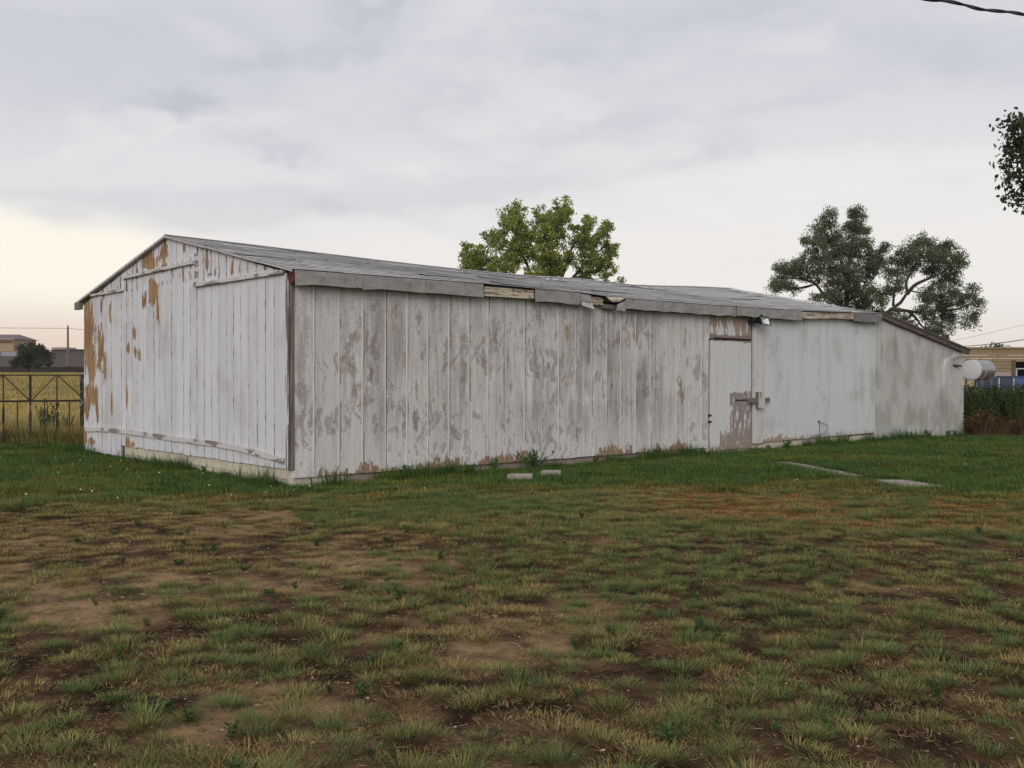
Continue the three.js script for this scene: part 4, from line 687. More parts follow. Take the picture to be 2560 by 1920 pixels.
{
  const PG = [[0.05, 0.12, 0.03], [0.065, 0.14, 0.04], [0.04, 0.095, 0.03]], PD = [[0.05, 0.08, 0.026], [0.065, 0.095, 0.03]];
  // small yard weeds
  const r = rng(141), L = []; const geos = [weedGeo(31, 7, 0.09, 0.08, 0.045, PD, 5), weedGeo(32, 6, 0.12, 0.06, 0.04, PD, 6), weedGeo(33, 9, 0.05, 0.08, 0.04, PD, 4)];
  for (let k = 0; k < 95; k++) { const Z = 3.6 + r() * 8, X = (r() - 0.5) * (Z * 1.05 + 0.5); if (inShed(X, Z, 0.2)) continue; const v = 0.8 + r() * 0.5; L.push({ x: X, z: Z, y: groundY(X, Z), turn: r() * 6, s: 0.35 + r() * 0.5, g: (r() * 3) | 0, tint: [v, v, v] }); }
  scatter('yard_weeds', 'small dark broad-leaved weeds among the yard grass', 'weeds', geos, L);
  // weeds at the foot of the walls
  const g2 = [weedGeo(41, 8, 0.24, 0.12, 0.06, PG, 9), weedGeo(42, 6, 0.2, 0.1, 0.05, PD, 9)], L2 = [];
  const putW = (s, t, sc, g = 0) => { const [X, Z] = fromShed(s, t); const v = 0.85 + r() * 0.4; L2.push({ x: X, z: Z, y: groundY(X, Z), turn: r() * 6, s: sc, g, tint: [v, v, v] }); };
  for (const s of [1.3, 1.7, 2.1, 2.55, 2.9, 3.3, 5.3, 5.8, 6.9, 7.2, 7.5, 7.9, 8.3, 10.4, 10.9, 13.2, 14.9, 15.4, 15.9, 16.3, 17.1, 17.7, 18.2]) putW(s + (r() - 0.5) * 0.3, -0.12 - r() * 0.15, 0.55 + r() * 0.55, r() < 0.7 ? 0 : 1);
  for (const t of [0.2, 0.7, 1.4, 1.55, 2.3, 2.9, 3.8, 4.6, 5.3]) putW(-0.15 - r() * 0.15, t, 0.5 + r() * 0.5, 1);
  scatter('wall_weeds', 'leafy green weeds at the foot of the shed walls', 'weeds', g2, L2);
  // the leafy bush by the stones
  const [bx, bz] = fromShed(4.05, -0.28), b = thing('leafy_bush', 'low bright green leafy bush against the long wall above the stones', 'bush', [bx, 0, -bz]);
  const PB = [[0.075, 0.165, 0.04], [0.055, 0.13, 0.035], [0.045, 0.10, 0.03]];
  part('foliage', weedGeo(51, 24, 0.30, 0.34, 0.055, PB, 10), leafM, b); const q = rng(52), st = []; for (let i = 0; i < 8; i++) { const a = q() * 6.28, e = new THREE.Vector3(Math.cos(a) * 0.2 * q(), 0.3, Math.sin(a) * 0.2 * q()); st.push(tube([new THREE.Vector3(0, -0.02, 0), e.clone().multiplyScalar(0.5), e], 0.005, 4, 4)); } part('stem', mergeGeometries(st), mat([0.09, 0.11, 0.04]), b);
  // tall weeds beyond the lean-to: green tops, rusty dry stems in front
  const g3 = [weedGeo(61, 10, 1.2, 0.35, 0.10, [[0.036, 0.058, 0.016], [0.052, 0.074, 0.021], [0.028, 0.045, 0.014]], 16), weedGeo(62, 10, 0.7, 0.3, 0.09, [[0.10, 0.05, 0.025], [0.14, 0.08, 0.036], [0.08, 0.042, 0.02], [0.045, 0.055, 0.02]], 12), tuft(63, 70, 0.25, 0.4, 0.8, 0.011, [[0.14, 0.075, 0.035], [0.19, 0.12, 0.055], [0.09, 0.05, 0.024]], 0.5)], L3 = [];
  for (let k = 0; k < 900; k++) { const Z = 25.2 + r() * 6.5, X = 10.6 + r() * 9 + (Z - 25) * 0.45; if (inShed(X, Z, 0.25)) continue; const back = Z > 26.6; const v = 0.8 + r() * 0.4; L3.push({ x: X, z: Z, y: groundY(X, Z) - 0.02, turn: r() * 6, s: back ? 0.66 + r() * 0.46 : 0.6 + r() * 0.5, g: back ? 0 : (r() < 0.5 ? 1 : 2), tint: [v, v, v] }); }
  scatter('tall_weeds', 'thicket of tall green weeds with rusty dry stems right of the lean-to', 'weeds', g3, L3);
  // weeds behind the gate
  const g4 = [weedGeo(71, 8, 0.9, 0.25, 0.08, [[0.04, 0.07, 0.025], [0.06, 0.09, 0.03]], 14)], L4 = []; for (const [u, d, s] of [[118, 21.9, 1.1], [126, 22.2, 0.9], [150, 22, 0.55], [168, 22.3, 0.8], [75, 22, 0.5], [70, 22.2, 0.6], [20, 22.2, 0.5], [110, 22.4, 0.8], [140, 22.6, 0.5]]) { const X = (u - 1280) / F * d; L4.push({ x: X, z: d, y: groundY(X, d), turn: r() * 6, s, g: 0 }); }
  scatter('gate_weeds', 'dark green tall weeds growing behind the iron gate', 'weeds', g4, L4);
}

// ------------------------------------------------------------------ trees
const barkM = mat([0.055, 0.044, 0.036], 0.95);
function tree(name, label, o) {
  const r = rng(o.seed), B = o.base.clone(), t = thing(name, label, 'tree', B.toArray(), 0, o.group);
  const loc = (p) => p.clone().sub(B);
  const wood = [], paths = o.limbs.map((L) => L.p.map((p) => loc(p))); const samples = [];
  o.limbs.forEach((L, i) => { const c = new THREE.CatmullRomCurve3(paths[i]); wood.push(tube(paths[i], L.r, 16, 7, L.k ?? 0.45)); for (let k = 0; k <= 12; k++) samples.push([c.getPointAt(k / 12), mix(L.r, L.r * (L.k ?? 0.45), k / 12)]); });
  const leaves = [];
  for (const q of o.clumps) {
    const c = loc(q.c); let best = null, bd = 1e9; for (const [p, rr] of samples) { if (p.y > c.y + 0.2) continue; const d = p.distanceTo(c); if (d < bd) { bd = d; best = [p, rr]; } } if (!best) best = samples[0];
    const mid = best[0].clone().lerp(c, 0.55); mid.y -= 0.12 * bd * 0.5; mid.x += (r() - 0.5) * 0.15; wood.push(tube([best[0], mid, c], Math.min(best[1] * 0.7, o.twig * 2.4), 6, 5, 0.4));
    const area = Math.PI * q.r[0] * q.r[1], n = Math.round(area * o.dens), tw = Math.max(5, Math.round(area * o.tips)), per = Math.ceil(n / tw);
    for (let k = 0; k < tw; k++) {
      const d = rdir(r), f = Math.pow(r(), 0.45), e = new THREE.Vector3(c.x + d.x * q.r[0] * f, c.y + d.y * q.r[1] * f, c.z + d.z * q.r[2] * f);
      if (k % 3 === 0) wood.push(tube([c, c.clone().lerp(e, 0.5).add(new THREE.Vector3(0, -0.03, 0)), e], o.twig, 3, 4, 0.4));
      const tv = 0.75 + r() * 0.5, cs = o.cl * (0.7 + r() * 0.7);
      for (let m = 0; m < per; m++) { const w = rdir(r).multiplyScalar(cs * Math.pow(r(), 0.5)); w.y *= 0.8; const p = e.clone().add(w), dd = rdir(r); dd.y -= o.droop ?? 0.2; dd.normalize(); const nn = new THREE.Vector3().crossVectors(dd, rdir(r)).normalize(); const cc = o.pal[(r() * o.pal.length) | 0], v = tv * (0.85 + r() * 0.3); const l = o.leaf * (0.7 + r() * 0.6); leaves.push({ p, d: dd, n: nn, l, w: l * o.asp, c: cc.map((x) => x * v) }); }
    }
  }
  for (const g of wood) g.deleteAttribute('uv');
  part('trunk', mergeGeometries(wood.map((g) => g.index ? g.toNonIndexed() : g)), o.bark ?? barkM, t);
  part('crown', leafGeo(leaves), leafM, t); console.log(name, leaves.length); return t;
}
function pxClumps(list, ox, oy, k, D, depth, seed, grow = 1.22) { const r = rng(seed); return list.map(([x, y, rx, ry]) => { const d = D + (r() - 0.5) * depth, m = k / F * d; return { c: U(ox + x * k, oy + y * k, d), r: [rx * m * grow, ry * m * grow, Math.max(rx, ry) * m * 1.3] }; }); }
const pxPath = (pts, ox, oy, k, D) => pts.map(([x, y, dd]) => U(ox + x * k, oy + y * k, D + (dd ?? 0)));
{
  const D = 34, A = [1100, 470, 500 / 2212];
  const b = U(1370, 960, D); b.y = 0;
  tree('cottonwood_tree', 'bushy yellow-green tree rising behind the middle of the shed roof', { seed: 7, base: b, twig: 0.012, leaf: 0.075, asp: 0.75, dens: 1900, tips: 36, cl: 0.15, droop: 0.25,
    pal: [[0.24, 0.31, 0.06], [0.30, 0.35, 0.075], [0.18, 0.25, 0.05], [0.36, 0.34, 0.085]],
    limbs: [{ p: [b.clone(), ...pxPath([[1220, 1150], [1230, 900], [1180, 600], [1130, 380]], ...A, D)], r: 0.16, k: 0.2 }, { p: [b.clone().add(new THREE.Vector3(0, 1.5, 0)), ...pxPath([[1020, 1000], [900, 700], [830, 420], [830, 250]], ...A, D)], r: 0.09, k: 0.2 }, { p: pxPath([[1230, 1250], [1380, 900], [1480, 620], [1640, 400]], ...A, D), r: 0.08, k: 0.25 }, { p: pxPath([[1230, 1250], [1480, 980], [1640, 800], [1850, 620]], ...A, D), r: 0.07, k: 0.3 }, { p: pxPath([[1050, 1150], [650, 880], [480, 750], [340, 680]], ...A, D), r: 0.06, k: 0.3 }, { p: pxPath([[1180, 700], [1290, 480], [1380, 250]], ...A, D), r: 0.05, k: 0.3 }],
    clumps: pxClumps([[390, 680, 110, 90], [330, 790, 120, 110], [290, 880, 90, 60], [470, 830, 150, 120], [560, 520, 90, 60], [640, 600, 110, 90], [760, 300, 80, 90], [850, 260, 80, 80], [840, 190, 35, 40], [800, 400, 130, 130], [870, 530, 130, 120], [700, 840, 150, 110], [850, 780, 130, 130], [800, 650, 120, 100], [960, 690, 110, 110], [1090, 280, 70, 80], [1130, 380, 110, 110], [1140, 540, 130, 130], [1290, 280, 80, 100], [1300, 180, 35, 50], [1405, 160, 45, 60], [1400, 260, 60, 70], [1310, 420, 120, 110], [1250, 560, 120, 120], [1180, 700, 130, 120], [1150, 840, 150, 130], [1290, 880, 110, 110], [1530, 540, 90, 110], [1620, 440, 90, 80], [1670, 340, 55, 55], [1860, 400, 55, 60], [1830, 480, 70, 70], [1760, 540, 90, 80], [1840, 610, 70, 60], [1600, 660, 110, 90], [1700, 760, 140, 120], [1880, 700, 70, 90], [1800, 880, 120, 110], [1600, 950, 130, 110], [1860, 990, 70, 50], [1990, 1030, 35, 30], [1060, 960, 120, 90], [1420, 780, 90, 90], [480, 920, 180, 50], [1480, 420, 60, 60], [1000, 560, 70, 70]], ...A, D, 2.6, 8) });
}
{
  const A = [1880, 480, 600 / 2212], D1 = 40, D2 = 37, pal = [[0.125, 0.16, 0.08], [0.15, 0.185, 0.09], [0.105, 0.135, 0.07], [0.175, 0.205, 0.105]];
  let b = U(2118, 960, D1); b.y = 0;
  tree('elm_tree', 'tall grey-green tree with two pointed tops behind the right part of the roof', { seed: 17, base: b, twig: 0.014, leaf: 0.085, asp: 0.4, dens: 2300, tips: 34, cl: 0.20, droop: 0.35, pal,
    limbs: [{ p: [b.clone(), ...pxPath([[870, 1100], [880, 850], [900, 620], [950, 330], [970, 180]], ...A, D1)], r: 0.2, k: 0.12 }, { p: pxPath([[880, 880], [800, 560], [720, 330], [710, 200]], ...A, D1), r: 0.09, k: 0.2 }, { p: pxPath([[870, 1080], [670, 950], [580, 845], [480, 810], [330, 790]], ...A, D1), r: 0.075, k: 0.3 }, { p: pxPath([[890, 760], [1050, 680], [1180, 560], [1260, 490]], ...A, D1), r: 0.06, k: 0.3 }, { p: pxPath([[900, 1000], [1060, 860], [1150, 760]], ...A, D1), r: 0.05, k: 0.3 }],
    clumps: pxClumps([[715, 190, 50, 45], [700, 270, 75, 75], [650, 360, 95, 80], [960, 180, 70, 60], [980, 260, 75, 80], [920, 340, 100, 90], [1020, 370, 75, 80], [510, 440, 50, 40], [590, 480, 100, 70], [720, 450, 110, 90], [860, 470, 110, 90], [1010, 480, 80, 70], [600, 600, 110, 80], [740, 580, 120, 90], [880, 600, 110, 90], [480, 660, 110, 75], [380, 720, 90, 75], [270, 700, 60, 60], [250, 790, 80, 80], [220, 880, 50, 60], [300, 860, 70, 60], [400, 890, 40, 50], [590, 740, 130, 90], [750, 720, 130, 100], [900, 740, 120, 100], [1080, 580, 90, 70], [1170, 530, 60, 60], [1240, 490, 40, 25], [1090, 680, 100, 70], [1180, 660, 80, 60], [800, 860, 130, 90], [940, 880, 120, 90], [1060, 780, 70, 60], [730, 980, 110, 80], [880, 1020, 130, 80], [1020, 980, 100, 90], [590, 975, 60, 35], [1040, 1060, 80, 50]], ...A, D1, 3.2, 18, 1.18) });
  b = U(2190, 960, D2); b.y = 0;
  tree('elm_tree', 'leaning grey-green tree with dark bare limbs above the lean-to roof', { seed: 27, base: b, twig: 0.014, leaf: 0.085, asp: 0.4, dens: 2300, tips: 34, cl: 0.20, droop: 0.35, pal,
    limbs: [{ p: [b.clone(), ...pxPath([[1160, 1230], [1230, 1120], [1350, 1040], [1430, 930], [1420, 830], [1480, 710], [1580, 560]], ...A, D2)], r: 0.13, k: 0.2 }, { p: pxPath([[1430, 940], [1500, 860], [1600, 810], [1720, 760], [1850, 680]], ...A, D2), r: 0.075, k: 0.3 }, { p: pxPath([[1290, 1080], [1420, 1095], [1560, 1110], [1720, 1090], [1900, 1020]], ...A, D2), r: 0.075, k: 0.3 }, { p: pxPath([[1450, 1105], [1510, 1160], [1570, 1240], [1660, 1290]], ...A, D2), r: 0.055, k: 0.3 }, { p: pxPath([[1300, 1050], [1310, 940], [1340, 820], [1350, 640]], ...A, D2), r: 0.05, k: 0.3 }, { p: pxPath([[1700, 1090], [1900, 1080], [2050, 1000]], ...A, D2), r: 0.04, k: 0.3 }],
    clumps: pxClumps([[1590, 450, 90, 55], [1480, 500, 90, 65], [1700, 510, 100, 65], [1830, 530, 80, 65], [1560, 570, 120, 80], [1390, 570, 90, 65], [1720, 600, 120, 80], [1880, 610, 80, 65], [1930, 660, 50, 50], [1330, 650, 90, 65], [1480, 670, 100, 75], [1660, 690, 110, 75], [1810, 720, 90, 75], [1280, 740, 70, 55], [1370, 760, 80, 60], [1850, 810, 65, 65], [1740, 830, 90, 55], [1330, 870, 90, 65], [1120, 890, 60, 45], [1220, 930, 80, 55], [1180, 1000, 60, 45], [1620, 930, 100, 65], [1750, 940, 100, 75], [1900, 950, 90, 60], [2040, 920, 45, 65], [1990, 1010, 90, 60], [2080, 1060, 50, 70], [1620, 1040, 110, 75], [1780, 1060, 110, 80], [2010, 1150, 50, 65], [1960, 1220, 35, 50], [2050, 1210, 25, 40], [1690, 1160, 110, 80], [1810, 1170, 70, 65], [1740, 1270, 90, 60], [1640, 1300, 70, 50], [1740, 1340, 60, 35], [1400, 1190, 80, 60], [1460, 1240, 50, 40], [1290, 1120, 60, 45], [1180, 1090, 40, 45]], ...A, D2, 3.0, 28, 1.18) });
}
{
  // near tree whose crown reaches into the frame at right
  const D = 8.4, b = new THREE.Vector3(8.8, 0, -8.6);
  const cl = []; const r = rng(37);
  for (const [u, v, rx, ry] of [[2545, 310, 0.10, 0.12], [2580, 330, 0.12, 0.14], [2520, 312, 0.10, 0.06], [2535, 360, 0.11, 0.10], [2515, 400, 0.09, 0.05], [2545, 410, 0.13, 0.09], [2525, 440, 0.08, 0.07], [2548, 470, 0.10, 0.10], [2525, 490, 0.05, 0.06], [2520, 508, 0.04, 0.03], [2575, 380, 0.16, 0.2], [2590, 450, 0.14, 0.2], [2640, 390, 0.3, 0.32], [2562, 290, 0.08, 0.08], [2562, 345, 0.14, 0.14], [2556, 430, 0.15, 0.14], [2560, 490, 0.11, 0.08], [2570, 520, 0.08, 0.05]]) { const d = D + (r() - 0.5) * 0.5; cl.push({ c: U(u, v, d), r: [rx, ry, rx * 1.2] }); }
  for (let i = 0; i < 46; i++) { const e = rdir(r), f = Math.pow(r(), 0.4); cl.push({ c: new THREE.Vector3(8.7 + e.x * 1.9 * f, 5.0 + e.y * 1.9 * f, -8.4 + e.z * 1.9 * f), r: [0.45, 0.4, 0.45] }); }
  tree('broadleaf_tree', 'dark leafy tree reaching into the picture at the right edge', { seed: 47, base: b, twig: 0.006, leaf: 0.048, asp: 0.62, dens: 1700, tips: 60, cl: 0.09, droop: 0.5, pal: [[0.04, 0.06, 0.02], [0.055, 0.075, 0.026], [0.032, 0.046, 0.017]],
    limbs: [{ p: [b.clone(), new THREE.Vector3(8.75, 1.8, -8.6), new THREE.Vector3(8.6, 3.6, -8.5), new THREE.Vector3(8.6, 5.6, -8.4)], r: 0.2, k: 0.3 }, { p: [new THREE.Vector3(8.7, 2.5, -8.6), new THREE.Vector3(6.4, 3.1, -8.5), new THREE.Vector3(4.6, 3.2, -8.4), U(2570, 380, D)], r: 0.06, k: 0.2 }], clumps: cl });
}

// ------------------------------------------------------------------ iron gate at left
{
  const g0 = [-13.6, 19.7], g1 = [-8.93, 21.4], L = Math.hypot(g1[0] - g0[0], g1[1] - g0[1]), turn = Math.atan2(g1[1] - g0[1], g1[0] - g0[0]);
  const gate = thing('iron_gate', 'rusty dark iron gate with cross braces left of the shed', 'gate', [g1[0], 0, -g1[1]], turn);
  const iron = mat([0.035, 0.026, 0.021], 0.8, { metalness: 0.2 });
  const xAt = (u) => { const k = (u - 1280) / F; let lo = -L - 1, hi = 1; for (let i = 0; i < 40; i++) { const m = (lo + hi) / 2, X = g1[0] + m * Math.cos(turn), Z = g1[1] + m * Math.sin(turn); if (X / Z < k) lo = m; else hi = m; } return lo; };
  const X = (z) => xAt(z * 320 / 1397), TOP = 1.45, MID = 0.91, R = (name, a, b, w) => part(name, bar(a, b, w), iron, gate);
  const xl = -L, xr = X(893);
  R('top_rail', [xl, TOP, 0], [xr - 0.03, TOP, 0], 0.026); R('middle_rail', [xl, MID, 0], [xr - 0.03, MID + 0.01, 0], 0.042);
  part('post', bar([xr, -0.1, 0], [xr, TOP + 0.02, 0], 0.075), new THREE.MeshStandardMaterial({ map: tex(64, 256, (u, v) => vn(u * 6, v * 30, 4) > 0.78 ? [0.35, 0.33, 0.31] : [0.032, 0.027, 0.024]), roughness: 0.85, side: THREE.DoubleSide }), gate);
  const twist = (x) => { const g = new THREE.BoxGeometry(0.05, MID, 0.014, 1, 24, 1), p = g.attributes.position; for (let i = 0; i < p.count; i++) { const y = p.getY(i), a = y * 7 + x; const px = p.getX(i), pz = p.getZ(i); p.setX(i, px * Math.cos(a) - pz * Math.sin(a)); p.setZ(i, px * Math.sin(a) + pz * Math.cos(a)); } g.computeVertexNormals(); g.translate(x, MID / 2 - 0.02, 0); part('twisted_bar', g, iron, gate); };
  const step = X(622) - X(330);
  for (const z of [35, 330, 622]) { const x = X(z); R('upright', [x, MID, 0], [x, TOP, 0], z === 330 ? 0.05 : 0.024); twist(x); }
  for (const z of [190, 485, 757]) R('thin_bar', [X(z), 0, 0], [X(z), MID, 0], 0.022);
  R('brace', [X(35), TOP, 0.01], [X(322), MID + 0.02, 0.01], 0.022); R('brace', [X(612), TOP, 0.01], [X(345), MID + 0.02, 0.01], 0.02); R('brace', [X(630), TOP, 0.01], [X(880), MID + 0.1, 0.01], 0.024);
  for (let k = 1; k <= 4; k++) { const x = X(35) - k * step; if (x < xl) break; R('upright', [x, MID, 0], [x, TOP, 0], k % 2 ? 0.05 : 0.024); twist(x); R('thin_bar', [x + step / 2, 0, 0], [x + step / 2, MID, 0], 0.022); R('brace', [x + (k % 2 ? 0 : step), MID + 0.02, 0.01], [x + (k % 2 ? step : 0), TOP, 0.01], 0.02); }
}
// ------------------------------------------------------------------ far left: fence, house, pole, bush, buildings
const z7 = (x, y, d) => U(x * 320 / 1397, 780 + y * 380 / 1659, d);
const atD = (u, d) => (u - 1280) / F * d;
{
  const D = 130;
  // board fence closing the field
  const fl = thing('board_fence', 'long dark wooden fence across the far end of the golden field', 'fence', [atD(-120, D), 1.1, -D]);
  const fm1 = mat([0.026, 0.017, 0.017], 0.95), fm2 = mat([0.034, 0.024, 0.023], 0.95), r = rng(151), w = atD(700, D) - atD(-120, D), n = 150;
  const G = []; for (let i = 0; i < n; i++) { const x = w * i / n, g = box(x + 0.012, x + w / n - 0.012, -0.5, 1.15 + (r() - 0.5) * 0.07, (r() - 0.5) * 0.03 - 0.02, (r() - 0.5) * 0.03 + 0.02); part('board', g, i % 3 ? fm1 : fm2, fl); }
  part('rail', box(0, w, 0.25, 0.36, -0.09, -0.04), fm1, fl); for (let x = 0; x < w; x += 2.44) part('post', box(x, x + 0.12, -0.5, 1.25, -0.22, -0.10), fm2, fl);
  // low barn behind it
  const D2 = 165, xb = atD(98, D2), xe = atD(330, D2), bn = thing('low_barn', 'long low dark barn with grey-purple roof behind the field fence', 'barn', [xb, 1.0, -D2]);
  const wB = xe - xb, roofM = mat([0.058, 0.044, 0.046], 0.9), wallM = mat([0.045, 0.034, 0.034], 0.95);
  part('wall', box(0, wB, -1, 1.6, -9, 0), wallM, bn);
  for (let i = 0; i < 18; i++) { const a = wB * i / 18, b2 = wB * (i + 1) / 18 - 0.02, S = new Soup(); S.quad([a, 1.5, 0.5], [b2, 1.5, 0.5], [b2, 4.1, -4.5], [a, 4.1, -4.5], [0, 0], [1, 0], [1, 1], [0, 1]); S.quad([a, 1.42, 0.5], [b2, 1.42, 0.5], [b2, 1.5, 0.5], [a, 1.5, 0.5], [0, 0], [1, 0], [1, 1], [0, 1]); part('roof_panel', S.geo(), roofM, bn); }
  const Sb = new Soup(); Sb.quad([0, 4.08, -4.5], [wB, 4.08, -4.5], [wB, 1.5, -9.5], [0, 1.5, -9.5], [0, 0], [1, 0], [1, 1], [0, 1]); Sb.tri([0, 1.5, 0], [0, 4.05, -4.5], [0, 1.5, -9]); part('back_roof', Sb.geo(), roofM, bn);
  part('ridge_beam', box(-0.2, wB + 0.2, 4.08, 4.3, -4.65, -4.4), mat([0.03, 0.022, 0.022], 0.9), bn);
  // earth bank on the left behind the fence
  { const S = new THREE.PlaneGeometry(60, 30, 60, 24); S.rotateX(-Math.PI / 2); const p = S.attributes.position; for (let i = 0; i < p.count; i++) { const x = p.getX(i), z = p.getZ(i); p.setY(i, Math.exp(-((z / 8) ** 2)) * (1 - ss(12, 28, Math.abs(x))) * (2.6 + fbm(x * 0.3, z * 0.3, 3, 7) * 0.8)); } S.computeVertexNormals(); const o = part('earth_bank', S, mat([0.062, 0.047, 0.034], 1), scene); o.position.set(atD(30, 152), 0.9, -152); tag(o, 'low grey-brown earth bank behind the field fence at left', 'bank', null, 'structure'); }
  // house at the frame edge
  const D3 = 190, hx = atD(34, D3), k = D3 / F, hs = thing('tan_house', 'tan house with purple-grey hipped roof at the left edge beyond the field', 'house', [hx, 0, -D3]);
  const yAt = (y) => z7(0, y, D3).y, tan = mat([0.33, 0.225, 0.145], 0.9);
  const y0 = 0.5, y1 = yAt(295), y2 = yAt(236);
  part('wall', box(-12, 0, y0, y1, -9, 0), tan, hs);
  const wallN = box(0, 2.2, y0, yAt(350), -8, -1.5); part('wall', wallN, mat([0.42, 0.33, 0.25], 0.9), hs);
  const S = new Soup(), e = 0.4; S.quad([-12.5, y1, e], [e, y1, e], [-1.1, y2, -4.5], [-12.5, y2, -4.5], [0, 0], [1, 0], [1, 1], [0, 1]); S.tri([e, y1, e], [e, y1, -9.5], [-1.1, y2, -4.5]); S.quad([e, y1, -9.5], [-12.5, y1, -9.5], [-12.5, y2, -4.5], [-1.1, y2, -4.5], [0, 0], [1, 0], [1, 1], [0, 1]);
  part('roof', S.geo(), mat([0.16, 0.12, 0.125], 0.9), hs); part('gutter', box(-12.4, e, y1 - 0.12, y1 + 0.02, e - 0.02, e + 0.1), mat([0.42, 0.34, 0.26]), hs);
  part('eave_shadow_board', box(-5, -0.2, yAt(332), yAt(322), 0.005, 0.25), mat([0.12, 0.08, 0.05]), hs);
  part('garage_door', box(-9, -2.4, y0 + 0.3, yAt(432), 0.004, 0.05), mat([0.05, 0.04, 0.04]), hs); part('side_panel', box(-2.0, 2.6, y0 + 0.3, yAt(432), 0.6, 0.7), mat([0.25, 0.26, 0.30]), hs); part('belt_course', box(-12, -0.05, yAt(425), yAt(412), 0.006, 0.12), mat([0.42, 0.30, 0.18]), hs);
  // pale far building
  const D4 = 260, ph = thing('pale_building', 'small pale flat building on the skyline left of the utility pole', 'building', [atD(133, D4), 0, -D4]);
  const w4 = atD(162, D4) - atD(133, D4), a4 = z7(0, 432, D4).y, b4 = z7(0, 384, D4).y; part('wall', box(0, w4, a4 - 4, b4 - 0.5, -6, 0), mat([0.40, 0.33, 0.29]), ph); part('roof', box(-0.3, w4 + 0.3, b4 - 0.5, b4, -6.3, 0.3), mat([0.32, 0.26, 0.24]), ph); part('window', box(w4 * 0.55, w4 * 0.8, a4 + 0.1, b4 - 0.62, 0.004, 0.06), mat([0.08, 0.07, 0.07], 0.3), ph);
  const ph2 = thing('pale_building', 'long low pale roofline right of the utility pole above the barn', 'building', [atD(166, D4), 0, -D4]); const wp = atD(330, D4) - atD(166, D4), aa = z7(0, 405, D4).y; part('wall', box(0, wp, aa - 5, aa - 0.4, -8, 0), mat([0.28, 0.22, 0.2]), ph2); part('roof', box(-0.3, wp + 0.3, aa - 0.4, aa, -8.3, 0.3), mat([0.12, 0.09, 0.09]), ph2);
}
{
  // bush by the fence
  const D = 122, b = U(88, 915, D); b.y -= 1.0; const cl = pxClumps([[380, 380, 70, 45], [300, 420, 80, 60], [450, 420, 80, 60], [240, 390, 30, 30], [370, 470, 120, 80], [260, 500, 70, 70], [500, 480, 60, 60], [330, 550, 140, 50], [470, 550, 90, 50], [220, 560, 60, 40]], 0, 780, 380 / 1659, D, 4, 9);
  tree('round_bush', 'dark round bush standing at the fence at the far end of the field', { seed: 57, base: b, twig: 0.03, leaf: 0.30, asp: 0.6, dens: 170, tips: 4, cl: 0.45, droop: 0, pal: [[0.022, 0.036, 0.014], [0.03, 0.045, 0.018]], limbs: [{ p: [b.clone(), U(88, 890, D), U(88, 872, D)], r: 0.15 }], clumps: cl }).userData.category = 'bush';
  const D2 = 140, p0 = U(170, 920, D2), p1 = U(170, 815.5, D2), pole = thing('utility_pole', 'thin grey wooden utility pole beyond the field', 'utility pole', [p0.x, p0.y - 1, -D2]);
  const pm = mat([0.15, 0.12, 0.105], 0.9), h = p1.y - p0.y + 1; part('pole', (() => { const g = new THREE.CylinderGeometry(0.12, 0.17, h, 10); g.translate(0, h / 2, 0); return g; })(), pm, pole);
  part('pin', (() => { const g = new THREE.CylinderGeometry(0.05, 0.05, 0.3, 8); g.translate(0, h + 0.1, 0); return g; })(), pm, pole);
  const wm = mat([0.12, 0.11, 0.115], 0.8), top = new THREE.Vector3(p0.x, p0.y - 1 + h - 0.3, -D2);
  solo('power_line', tube([new THREE.Vector3(-120, top.y + 0.8, -118), new THREE.Vector3(-88, top.y - 0.2, -129), top], 0.03, 40, 5), wm, 'thin power line running left from the utility pole', 'power line');
  solo('power_line', tube([top, new THREE.Vector3(-40, top.y - 1.6, -150), new THREE.Vector3(-15, top.y - 2.2, -160), new THREE.Vector3(20, top.y - 1.5, -175)], 0.03, 40, 5), wm, 'thin power line dropping right from the utility pole', 'power line');
}
